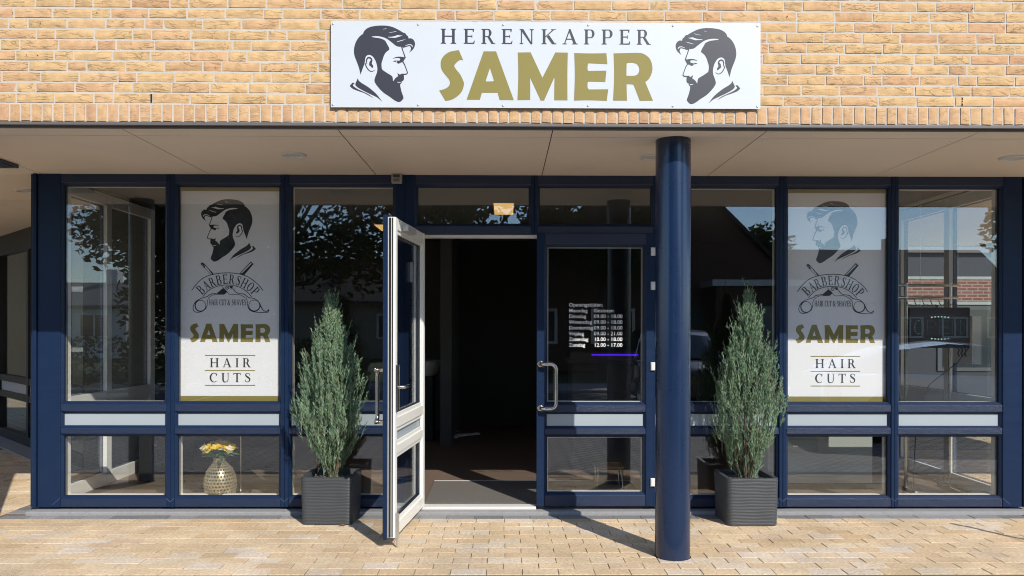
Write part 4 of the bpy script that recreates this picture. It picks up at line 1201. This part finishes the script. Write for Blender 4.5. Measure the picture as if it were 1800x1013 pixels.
pet['yellow_blossom'].build('yellow_blossom', island_mat('yellow_petal', [(0,(.82,.48,.02)),(.5,(.88,.64,.04)),(1,(.86,.74,.16))], rough=.6, bump=0, transl=.2), fb)
pet['white_blossom'].build('white_blossom', island_mat('white_petal', [(0,(.75,.68,.42)),(1,(.82,.80,.68))], rough=.6, bump=0, transl=.2), fb)
lf.build('leaf', island_mat('bouquet_leaf', [(0,(.05,.13,.06)),(1,(.14,.27,.14))], rough=.5, bump=0), fb)
stf.build('stem', mat('flower_stem', (.07,.14,.05), .6), fb)

ms_ = empty('display_stand', (-2.165,.52,.042), 'slim chrome stand on a round foot beside the flower vase', 'stand')
MB().lathe([(.0005,.034),(.02,.034),(.045,.026),(.078,.020),(.086,.012),(.086,.0)], n=36).build('foot', M_STEEL, ms_)
MB().tube([(0,0,.03),(0,0,1.5)], .007, n=12).build('pole', M_STEEL, ms_)
MB().lathe([(.0005,.02),(.16,.02),(.165,.01),(.16,0),(.0005,0)], (0,0,1.5), n=36).build('tray', M_STEEL, ms_)

ld = empty('led_sign', (3.43,.24,1.25), 'black LED board spelling OPEN in dots, hung in the right hand window', 'LED sign')
kid(MB().box(3.187,3.668,.235,.262,1.245,1.565), 'housing', mat('black_plastic', (.012,.012,.014), .35), ld, bevel=.004)
LET = {'O':["01110","10001","10001","10001","10001","10001","01110"],'P':["11110","10001","10001","11110","10000","10000","10000"],
       'E':["11111","10000","10000","11110","10000","10000","11111"],'N':["10001","11001","10101","10101","10011","10001","10001"]}
def dot(mb, x, z, r=.0034):
    mb.add([(x+r*math.cos(k*1.047), .2338, z+r*math.sin(k*1.047)) for k in range(6)], [tuple(range(6))])
M_LOFF = mat('led_off', (.33,.40,.38), .4)
M_LON = mat('led_lit', (.6,.9,.8), .4, emit=(.6,.95,.85), estr=1.3)
for q, ch in enumerate('OPEN'):
    dm = MB()
    for j, row in enumerate(LET[ch]):
        for i, b in enumerate(row):
            if b == '1': dot(dm, 3.232+q*.098+i*.0165, 1.458-j*.0165)
    kid(dm, 'dot_letter', M_LOFF, ld)
dm = MB()
for k in range(44):
    a = 2*math.pi*k/44
    dot(dm, 3.4275+.2*math.cos(a), 1.405+.105*math.sin(a), .0028)
kid(dm, 'dot_ring', M_LOFF, ld)
for zz, sg_ in ((1.487, 1), (1.318, -1)):
    db = MB()
    for k in range(6): dot(db, 3.365+k*.026, zz+sg_*.004*math.sin(k*.63), .0042)
    kid(db, 'lit_dot_row', M_LON, ld)
kid(MB().tube([(3.67,.25,1.25),(3.60,.30,1.12),(3.40,.33,.95),(3.30,.34,.70),(3.28,.35,.06)], .004, n=6), 'cord', M_GASKET, ld)
kid(MB().tube([(3.28,.25,1.56),(3.28,.25,2.5)], .0016, n=5).tube([(3.58,.25,1.56),(3.58,.25,2.5)], .0016, n=5), 'hanging_wire', M_STEEL, ld)

ck = empty('coat_rack', (3.55,.62,.042), 'chrome clothes rack with hooks behind the LED sign', 'rack')
for xx in (3.36, 3.73):
    kid(MB().tube([(xx,.62,.05),(xx,.62,1.78)], .012, n=14), 'upright', M_STEEL, ck)
    kid(MB().tube([(xx,.45,.055),(xx,.79,.055)], .014, n=12), 'foot', M_STEEL, ck)
for zz in (1.76, 1.655):
    kid(MB().tube([(3.28,.62,zz),(3.80,.62,zz)], .013, n=12), 'rail', M_STEEL, ck)
for k in range(6):
    xx = 3.36+k*.068
    kid(MB().tube([(xx,.62,1.655),(xx,.60,1.61),(xx+.01,.585,1.585),(xx+.02,.575,1.60)], .004, n=6), 'hook', M_STEEL, ck)

pn_ = empty('paper_notice', (3.862,.66,1.10), 'white paper notice on the side glass behind the LED sign', 'notice')
kid(MB().box(3.860,3.862,.52,.80,1.10,1.50), 'sheet', M_POSTER, pn_)
kb = MB()
for k in range(3):
    kb.tube([(3.8595,.60+.05*k,1.16),(3.8595,.625+.05*k,1.19),(3.8595,.60+.05*k,1.215),(3.8595,.63+.05*k,1.235)], .005, n=5)
kid(kb, 'dark_print', M_PINK, pn_)

dk = empty('reception_desk', (1.0,1.75,.042), 'dark reception desk inside, behind the closed door', 'desk')
kid(MB().box(.64,1.42,1.56,2.0,.042,1.06), 'body', M_DARK, dk, bevel=.006)
kid(MB().box(.60,1.46,1.50,2.05,1.06,1.10), 'top', mat('desk_top', (.035,.035,.037), .3), dk, bevel=.004)
tag(MB().box(.82,1.262,1.486,1.498,1.136,1.148).build('led_strip', mat('violet_led', (.08,.02,.5), .4, emit=(.09,.010,.9), estr=.75)),
    'thin violet LED light bar glowing behind the closed door', 'light strip')
tag(MB().box(.62,1.44,1.499,1.515,1.101,1.17).build('desk_upstand', M_DARK), 'low dark upstand along the front of the reception desk', 'desk panel')

sl_ = empty('step_stool', (.88,.70,.042), 'low stool with a pale wooden seat and bent steel legs behind the lower door pane', 'stool')
kid(MB().box(.76,.99,.58,.82,.225,.243), 'seat', mat('pale_wood', (.42,.29,.15), .5, var=.2, vscale=4, stretch=(1,14,1)), sl_, bevel=.005)
for yy in (.60,.80):
    kid(MB().tube([(.775,yy,.225),(.765,yy,.055),(.79,yy,.048)], .009, n=10), 'leg', M_STEEL, sl_)
    kid(MB().tube([(.975,yy,.225),(.985,yy,.055),(.96,yy,.048)], .009, n=10), 'leg', M_STEEL, sl_)

cbn = empty('low_cabinet', (2.65,.75,.042), 'low pale grey cabinet behind the window right of the column', 'cabinet')
kid(MB().box(2.2,3.08,.62,.98,.10,.53), 'body', mat('cabinet_grey', (.36,.40,.37), .5, var=.05), cbn, bevel=.004)
kid(MB().box(2.22,2.62,.605,.6195,.36,.47), 'drawer', mat('cabinet_grey2', (.30,.34,.31), .5), cbn, bevel=.003)
kid(MB().box(2.24,3.04,.64,.96,.043,.10), 'plinth', M_BACK, cbn)
kid(MB().box(2.40,2.44,.59,.6045,.41,.42), 'handle', M_STEEL, cbn)
cb2 = empty('storage_cabinet', (-3.1,1.05,.042), 'black storage cabinet inside the left corner window', 'cabinet')
kid(MB().box(-3.20,-2.86,.95,1.30,.046,.60), 'body', mat('black_laminate', (.016,.018,.018), .4), cb2, bevel=.004)
kid(MB().box(-3.06,-3.04,.935,.949,.36,.38), 'knob', M_STEEL, cb2)

# wash unit with basin, dark in the depth of the shop
wu = empty('wash_basin', (-.98,3.55,.042), 'white hair washing basin standing in the dark behind the open door', 'basin')
kid(MB().lathe([(.10,.80),(.17,.84),(.20,.93),(.205,1.0),(.19,1.0),(.17,.92),(.10,.87),(.0005,.86)], (-.98,3.55,0), n=28), 'bowl', mat('basin_white', (.55,.55,.53), .2), wu)
kid(MB().box(-1.10,-.86,3.42,3.70,.045,.82), 'pedestal', M_DARK, wu, bevel=.02)
kid(MB().tube([(-.98,3.70,.95),(-.98,3.70,1.12),(-.98,3.60,1.13),(-.98,3.58,1.08)], .012, n=10), 'tap', M_STEEL, wu)
def rag(name, pts, label):
    mb = MB(); rn = random.Random(len(pts)*7)
    vs_ = []; n = 12
    q = open_curve(pts, 6)
    for i, (x, y) in enumerate(q):
        for k in range(7):
            w_ = (k-3)/3*.045*(1+.3*math.sin(i*1.3))
            a, b = q[max(0,i-1)], q[min(len(q)-1,i+1)]
            d = Vector((b[0]-a[0], b[1]-a[1])).normalized()
            vs_.append((x-d.y*w_, y+d.x*w_, .046+.020*(1-(abs(k-3)/3)**2)+.012*mnoise.noise((x*30,y*30,k*.7))))
    mb.add(vs_, [(i*7+k,i*7+k+1,(i+1)*7+k+1,(i+1)*7+k) for i in range(len(q)-1) for k in range(6)], 0, True)
    o = mb.build(name, mat('white_cloth', (.70,.72,.72), .9, bump=.4, bscale=60)); m_ = o.modifiers.new('thickness','SOLIDIFY'); m_.thickness = .006
    tag(o, label, 'towel', 'white cloths dropped on the shop floor')
rag('towel', [(-.66,3.62),(-.58,3.80),(-.42,3.92),(-.34,4.0)], 'crumpled white cloth on the dark floor, the larger one')
rag('towel', [(-.74,4.36),(-.68,4.20),(-.60,4.10)], 'small twisted white cloth lying behind the larger one on the floor')

M_CEILP = mat('warm_ceiling_panel', (.6,.45,.2), .5, emit=(1.0,.60,.20), estr=.55)
for (x0, x1, y0, y1, lab) in ((-.115,.08,1.62,2.34,'warm orange ceiling light panel seen through the transom over the doorway'),(-1.53,-1.38,3.2,3.75,'warm ceiling light panel seen past the top corner of the open door')):
    cp = empty('ceiling_panel', ((x0+x1)/2,(y0+y1)/2,2.60), lab, 'ceiling light')
    kid(MB().box(x0,x1,y0,y1,2.592,2.5965), 'diffuser', M_CEILP, cp)
    kid(MB().box(x0-.012,x1+.012,y0-.012,y1+.012,2.597,2.6018), 'frame', M_ALU, cp)

# ------------------------------------------------------------------ neighbouring shop front on the left, set at an angle
wing = empty('neighbour_shop', (-4.15,1.79,0), 'dark framed neighbouring shop front set back at an angle on the far left', 'building', rz=R(135))
wd = Vector((-1,1,0)).normalized()
def wl_(u, w, z):      # u along the front from its near end, w behind it
    return (u, -w, z)
fw, pw, gw, bwk = MB(), MB(), MB(), MB()
Lw = 5.2; pitch_ = 1.315
def wbox(mb, u0, u1, w0, w1, z0, z1, mi=0): mb.box(u0, u1, -w1, -w0, z0, z1, mi)
u = -.70
wbox(fw, 0, Lw, 0, .08, 2.30, 2.549); wbox(fw, 0, Lw, 0, .08, 0, .12); wbox(fw, 0, Lw, .002, .078, .52, .60); wbox(fw, 0, Lw, .002, .078, .72, .80)
while u < Lw:
    if u > -.01: wbox(fw, u, u+.075, -.002, .082, .121, 2.299)
    wbox(pw, max(0, u+.076), min(u+pitch_-.001, Lw), .02, .05, .601, .719)
    wbox(gw, max(0,u+.07), min(u+pitch_+.01, Lw), .037, .043, .11, .53); wbox(gw, max(0,u+.07), min(u+pitch_+.01, Lw), .037, .043, .79, 2.31)
    u += pitch_
wf = fw.build('window_frame', mat('neighbour_frame', (.012,.011,.013), .5), wing)
pw.build('infill_panel', mat('neighbour_panel', (.40,.38,.37), .5), wf); gw.build('pane', glass_mat('neighbour_glass', .03), wf)
wbox(bwk, -.05, Lw, .9, 1.0, 0, 2.55); wbox(bwk, -.05, Lw, .085, .899, -.01, .05); wbox(bwk, -.05, Lw, .085, .899, 2.56, 2.60); wbox(bwk, Lw, Lw+.1, .0, 1.0, 0, 2.6)
bwk.build('room_wall', mat('neighbour_wall', (.42,.35,.23), .8, var=.1), wing)
wst = MB(); wbox(wst, -.05, Lw, -.22, -.003, -.05, .012); wst.build('door_step', M_SILL, wing)
tag(MB().box(-4.15,-3.505,1.80,1.90,0,2.549).build('passage_wall', mat('passage_brick', (.10,.105,.095), .9, bump=.4, bscale=50, var=.2, vscale=12)), 'short wall closing the passage beside the left corner window', 'wall')

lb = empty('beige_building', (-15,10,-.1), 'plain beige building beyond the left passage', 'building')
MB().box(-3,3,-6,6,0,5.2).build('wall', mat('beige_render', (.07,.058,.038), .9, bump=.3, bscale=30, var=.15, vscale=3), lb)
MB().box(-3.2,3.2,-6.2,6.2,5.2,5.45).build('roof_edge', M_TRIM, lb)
for k in range(3):
    wk = MB().box(3.002,3.06,-4.6+k*3.4,-3.0+k*3.4,1.0,2.3).build('window', M_WHITE, lb)
    MB().box(3.061,3.07,-4.5+k*3.4,-3.1+k*3.4,1.1,2.2).build('pane', mat('far_pane_c', (.03,.035,.04), .08), wk)

# ------------------------------------------------------------------ across the street: what the panes reflect
def tree(name, x, y, h, cr, cb, seed, label, n=5200, leaf=.17, green=(.05,.075,.022)):
    rn = random.Random(seed)
    root = empty(name, (x, y, -.1), label, 'tree', 'street trees across the road')
    tk = MB()
    tk.tube([(0,0,0),(.05,.03,h*.2),(.0,.08,h*.45),(.1,.0,h*.75)], [.22,.17,.13,.04], n=10)
    cl = []
    for k in range(16):
        a = rn.uniform(0,6.28); zz = cb + (h-cb)*rn.uniform(.08,.92); t = (zz-cb)/(h-cb)
        rr_ = cr*math.sqrt(max(.05, 1-(2*t-.85)**2*.75))*rn.uniform(.35,.8)
        c = Vector((rr_*math.cos(a), rr_*math.sin(a), zz))
        cl.append((c, rn.uniform(.28,.46)*cr))
        tk.tube([(0,.03,cb*.75+zz*.2), tuple(c*.5+Vector((0,0,zz*.28))), tuple(c)], [.07,.05,.015], n=6)
    tk.build('trunk', mat('tree_bark', (.07,.055,.04), .95), root)
    if n > 25000: cl += [(Vector((0,0,cb+(h-cb)*f)), cr*.62) for f in (.18,.38,.58,.78)]*2
    cm_ = MB()
    for k in range(n):
        c, r = cl[rn.randrange(len(cl))]
        v = Vector((rn.gauss(0,1), rn.gauss(0,1), rn.gauss(0,.75))).normalized()*r*rn.uniform(.35,1.05)
        p = c + v; s = leaf*rn.uniform(.6,1.3)
        t1 = Vector((rn.gauss(0,1), rn.gauss(0,1), rn.gauss(0,.6))).normalized(); t2 = t1.orthogonal().normalized()
        cm_.add([p-t1*s, p+t2*s*.5, p+t1*s, p-t2*s*.5], [(0,1,2,3)])
    g3 = [tuple(q*f for q in green) for f in (.6,1.0,1.6)]
    cm_.build('crown', island_mat('tree_leaf', [(0,g3[0]),(.5,g3[1]),(1,g3[2])], rough=.6, bump=0, transl=.3), root)
    return root
tree('street_tree', -10.9, -21.0, 9.8, 3.7, .7, 1, 'dense dark tree reflected in the left corner window', n=30000, leaf=.15, green=(.03,.048,.016))
tree('street_tree', -6.0, -14.8, 10.5, 3.9, 2.6, 2, 'tall dark tree reflected behind the left conifer', n=18000, leaf=.11)
tree('street_tree', -1.2, -16.2, 10.8, 3.7, 1.9, 3, 'broad tree across the road facing the doorway', n=18000, leaf=.11)
tree('street_tree', 2.9, -17.2, 8.4, 2.3, 2.6, 4, 'slim tree across the road facing the closed door', n=9000, leaf=.11)
tree('street_tree', 17.5, -16.5, 9.5, 3.6, .8, 8, 'large dense tree added far right, out of view, to block sky from the angled panes', n=16000, leaf=.14)  # added, unseen: covers bright sky in the neighbour panes' reflection
tree('street_tree', 13.0, -34, 6.4, 2.6, 1.4, 5, 'small tree behind the far roofs, reflected in the right hand window', n=6000, leaf=.15)

def house(x, y, w, dpt, eave, ridge, gable_front, label, wallc, roofc, cat='house'):
    h = empty('house', (x, y, -.1), label, cat)
    mb = MB()
    z1, z2 = eave+.1, ridge+.1
    mw = mat('house_wall', wallc, .9, bump=.4, bscale=60, var=.15, vscale=10); mr = mat('roof_tile', roofc, .85, bump=.8, bscale=18, var=.25, vscale=6)
    if gable_front:
        p = [(-w/2,0,0),(w/2,0,0),(w/2,0,z1),(0,0,z2),(-w/2,0,z1)]
        q = [(a,-dpt,c) for a,_,c in p]
        mb.add(p+q, [(4,3,2,1,0),(5,6,7,8,9),(0,1,6,5),(1,2,7,6),(4,0,5,9)])
        rf = MB()
        for s in (-1,1):
            n_ = Vector((s*(z2-z1),0,w/2)).normalized()*.12
            e = Vector((s*(w/2+.35),.35,z1-.35*(z2-z1)/(w/2))); r_ = Vector((0,.35,z2))
            e2 = e-Vector((0,dpt+.7,0)); r2 = r_-Vector((0,dpt+.7,0))
            rf.add([e,r_,r2,e2,e+n_,r_+n_,r2+n_,e2+n_], [(0,1,2,3),(7,6,5,4),(0,4,5,1),(1,5,6,2),(2,6,7,3),(3,7,4,0)])
    else:
        p = [(-w/2,0,0),(w/2,0,0),(w/2,0,z1),(-w/2,0,z1)]
        q = [(a,-dpt,c) for a,_,c in p]
        mb.add(p+q+[(-w/2,-dpt/2,z2),(w/2,-dpt/2,z2)], [(3,2,1,0),(4,5,6,7),(1,2,9,6,5),(0,4,7,8,3)])
        rf = MB()
        for s in (0,1):
            yy = .35 if s == 0 else -dpt-.35
            zz = z1-.35*(z2-z1)/(dpt/2)
            e = [Vector((-w/2-.3,yy,zz)), Vector((w/2+.3,yy,zz)), Vector((w/2+.3,-dpt/2,z2)), Vector((-w/2-.3,-dpt/2,z2))]
            rf.add(e+[v+Vector((0,0,.13)) for v in e], [(0,1,2,3),(7,6,5,4),(0,4,5,1),(1,5,6,2),(2,6,7,3),(3,7,4,0)])
    mb.build('wall', mw, h); ro = rf.build('roof', mr, h)
    MB().box(w*.18,w*.18+.6,-dpt/2-.3,-dpt/2+.3,ridge-.4,ridge+.9).build('chimney', mw, ro)
    nwin = max(2, int(w/2.4))
    for k in range(nwin):
        cx = -w/2 + (k+.5)*w/nwin
        if k == nwin//2:
            dd = MB().box(cx-.5,cx+.5,.002,.06,.1,2.2).build('door', mat('house_door', (.05,.09,.08), .5), h)
            MB().box(cx+.36,cx+.40,.061,.10,1.05,1.2).build('handle', M_STEEL, dd)
        else:
            wf_ = MB().box(cx-.75,cx+.75,.002,.05,.95,1.05).box(cx-.75,cx+.75,.002,.05,2.05,2.15).box(cx-.75,cx-.65,.002,.05,1.05,2.05).box(cx+.65,cx+.75,.002,.05,1.05,2.05).box(cx-.04,cx+.04,.002,.05,1.05,2.05).build('window', M_WHITE, h)
            MB().box(cx-.65,cx-.04,.01,.02,1.05,2.05).box(cx+.04,cx+.65,.01,.02,1.05,2.05).build('pane', mat('far_pane', (.03,.035,.04), .08), wf_)
    return h
house(5.0, -20.5, 10.6, 9, 2.5, 7.7, True, 'dark brick house with a steep gable, reflected beside the column', (.12,.065,.045), (.035,.03,.03))
house(-9.5, -31, 11, 8, 2.7, 4.9, False, 'low dark roofed house reflected above the left conifer', (.30,.26,.22), (.06,.045,.04))
house(-22.5, -31, 9, 8, 2.4, 3.6, False, 'white low house reflected in the left corner window', (.75,.75,.73), (.20,.19,.19))
house(20.5, -38, 18, 9, 3.0, 6.2, False, 'long house with a dark tiled roof reflected in the right hand window', (.28,.13,.08), (.045,.04,.042))
an = empty('garage_annex', (9.0,-19.0,-.1), 'flat roofed brick garage with a pale roof edge beside the gabled house', 'garage')
MB().box(-2.2,2.2,-5,0,0,2.85).build('wall', mat('annex_wall', (.10,.06,.045), .9, bump=.3, bscale=40), an)
MB().box(-2.35,2.35,-5.1,.15,2.851,3.05).build('roof_edge', mat('annex_edge', (.70,.70,.68), .6), an)
MB().box(-1.2,1.2,.002,.04,.05,2.2).build('garage_door', mat('annex_door', (.22,.22,.22), .5), an)
# brick building beyond the right passage
bb_ = empty('brick_building', (10.5,9.5,0), 'dark building with a red brick band between white strips, seen through the right hand window', 'building')
MB().box(-4.8,5,0,5,0,2.9).build('wall', mat('dark_cladding', (.045,.05,.055), .6, var=.2, vscale=2), bb_)
MB().box(-4.82,5,-.03,-.001,1.93,2.37).build('brick_band', brick_tex_mat('red_brick', (.20,.07,.045), (.27,.10,.06), (.30,.26,.22), 1.0, 0, .22, .065, upright=True), bb_)
for za, zb in ((1.87,1.928),(2.372,2.43)): MB().box(-4.85,5,-.04,-.002,za,zb).build('white_band', mat('band_white', (.36,.40,.36), .6), bb_)
MB().box(-4.9,5.1,-.1,5.1,2.9,3.05).build('roof_edge', M_TRIM, bb_)
for k in range(4):
    wk = MB().box(-4.2+k*2.3,-2.7+k*2.3,-.03,-.002,.55,1.85).build('window', mat('grey_frame', (.09,.10,.10), .5), bb_)
    MB().box(-4.1+k*2.3,-2.8+k*2.3,-.04,-.031,.63,1.77).build('pane', mat('far_pane_b', (.03,.04,.045), .08), wk)
# hedge along the far pavement
hg = MB(); hr_ = random.Random(9)
for k in range(5200):
    x = hr_.uniform(-18,-4.2); s = hr_.uniform(.05,.11)
    y = -13.6 + hr_.uniform(-.42,.42); z = hr_.uniform(-.1,1.15)
    t1 = Vector((hr_.gauss(0,1),hr_.gauss(0,1),hr_.gauss(0,1))).normalized(); t2 = t1.orthogonal().normalized()
    p = Vector((x,y,z)); hg.add([p-t1*s,p+t2*s*.6,p+t1*s,p-t2*s*.6], [(0,1,2,3)])
tag(hg.build('hedge', island_mat('hedge_leaf', [(0,(.02,.04,.012)),(1,(.06,.10,.03))], rough=.6, bump=0)), 'clipped green hedge along the far pavement, reflected in the left window', 'hedge')

# ---- cars
def make_car(x, y, rz, st, roof, paint, label, z=-.10, glassc=(.015,.018,.02)):
    """st: stations (x, half width, sill z, belt z); roof: cabin stations (x, half width at belt, half width at roof, belt z, roof z)"""
    c = empty('parked_car', (x, y, z), label, 'car', 'cars parked in front of the shop', rz=rz)
    body = MB(); rings = []
    for (sx, hw2, zl, zb) in st:
        rings.append([(sx,-hw2*.93,zl),(sx,-hw2,zl+.12),(sx,-hw2,zl+.32),(sx,-hw2*.97,zb-.05),(sx,-hw2*.90,zb),(sx,0,zb+.03),(sx,hw2*.90,zb),(sx,hw2*.97,zb-.05),(sx,hw2,zl+.32),(sx,hw2,zl+.12),(sx,hw2*.93,zl)])
    n = 11
    body.add([v for r in rings for v in r], [(i*n+k,i*n+(k+1)%n,(i+1)*n+(k+1)%n,(i+1)*n+k) for i in range(len(rings)-1) for k in range(n)], 0, True)
    body.add(rings[0], [tuple(range(n))]); body.add(rings[-1], [tuple(range(n-1,-1,-1))])
    body.build('body', paint, c, auto=True)
    cab = MB(); rf = MB(); rr_ = []
    for (sx, hb, ht, zb, zt) in roof:
        rr_.append([(sx,-hb,zb),(sx,-hb*.4-ht*.6,zb*.4+zt*.6),(sx,-ht,zt-.02),(sx,-ht*.6,zt),(sx,0,zt+.015),(sx,ht*.6,zt),(sx,ht,zt-.02),(sx,hb*.4+ht*.6,zb*.4+zt*.6),(sx,hb,zb)])
    n = 9
    for i in range(len(rr_)-1):
        for k in range(n-1):
            top = 2 <= k <= 5 and roof[i][4] - roof[i][3] > .25 and roof[i+1][4] - roof[i+1][3] > .25
            (rf if top else cab).add([rr_[i][k],rr_[i][k+1],rr_[i+1][k+1],rr_[i+1][k]], [(0,1,2,3)], 0, True)
    cab.build('window', mat('car_glass', glassc, .03, spec=.8), c, auto=True)
    rf.build('roof', paint, c, auto=True)
    L0, L1 = st[0][0], st[-1][0]; hwm = max(s[1] for s in st)
    for wx in (L0+.78, L1-.85):
        for s in (-1,1):
            wv = MB().lathe([(.20,-.10),(.30,-.11),(.325,-.06),(.325,.06),(.30,.11),(.20,.10)], n=28)
            ty = wv; ty.v = [(wx+a, s*(hwm-.10)+c_, .325+b) for (a,b,c_) in ty.v]
            w_ = ty.build('wheel', mat('tyre', (.015,.015,.015), .85), c)
            rm = MB().lathe([(.0005,.07),(.06,.075),(.19,.05),(.20,.10)], n=24); rm.v = [(wx+a, s*(hwm-.10)+s*c_, .325+b) for (a,b,c_) in rm.v]
            rm.build('rim', M_ALU, w_)
    for (lx, sgn, nm, mm) in ((L1-.16,1,'headlight',mat('headlight', (.75,.77,.78), .1)),(L0+.12,-1,'taillight',mat('taillight', (.35,.02,.015), .25))):
        for s in (-1,1):
            b = MB().box(lx-.09,lx+.09,s*(hwm-.17)-.16,s*(hwm-.17)+.16,.60,.72); b.build(nm, mm, c, bevel=.02)
    for s in (-1,1):
        MB().box(roof[-2][0]-.35,roof[-2][0]-.20,s*(hwm+.08)-.07,s*(hwm+.08)+.07,.88,1.0).build('wing_mirror', paint, c, bevel=.03)
    return c
hatch = [(-2.0,.70,.34,.86),(-1.92,.82,.24,.93),(-1.2,.88,.20,.95),(0,.89,.20,.94),(1.0,.88,.20,.92),(1.7,.83,.22,.80),(2.02,.70,.32,.66)]
hroof = [(-1.95,.74,.60,.92,.96),(-1.62,.80,.60,.93,1.38),(-.8,.82,.62,.94,1.49),(.1,.82,.60,.93,1.46),(.45,.81,.58,.92,1.36),(1.15,.78,.60,.90,.94)]
coupe = [(-2.1,.68,.36,.82),(-2.0,.82,.24,.88),(-1.2,.89,.20,.90),(0,.90,.18,.88),(1.1,.89,.18,.86),(1.85,.84,.20,.74),(2.2,.66,.30,.58)]
croof = [(-1.9,.72,.56,.88,.91),(-1.1,.78,.56,.89,1.22),(-.4,.80,.58,.89,1.31),(.1,.80,.57,.88,1.28),(.5,.79,.56,.87,1.16),(1.2,.76,.58,.86,.88)]
P_DARK = mat('dark_car_paint', (.02,.022,.026), .25, coat=1.0)
P_SILV = mat('silver_car_paint', (.66,.70,.76), .25, metal=.3, coat=1.0)
make_car(3.30, -9.2, R(90), hatch, hroof, P_DARK, 'dark hatchback parked nose to the shop, reflected right of the column')
make_car(6.35, -4.9, R(4), coupe, croof, P_SILV, 'low silver car reflected in the right hand window')
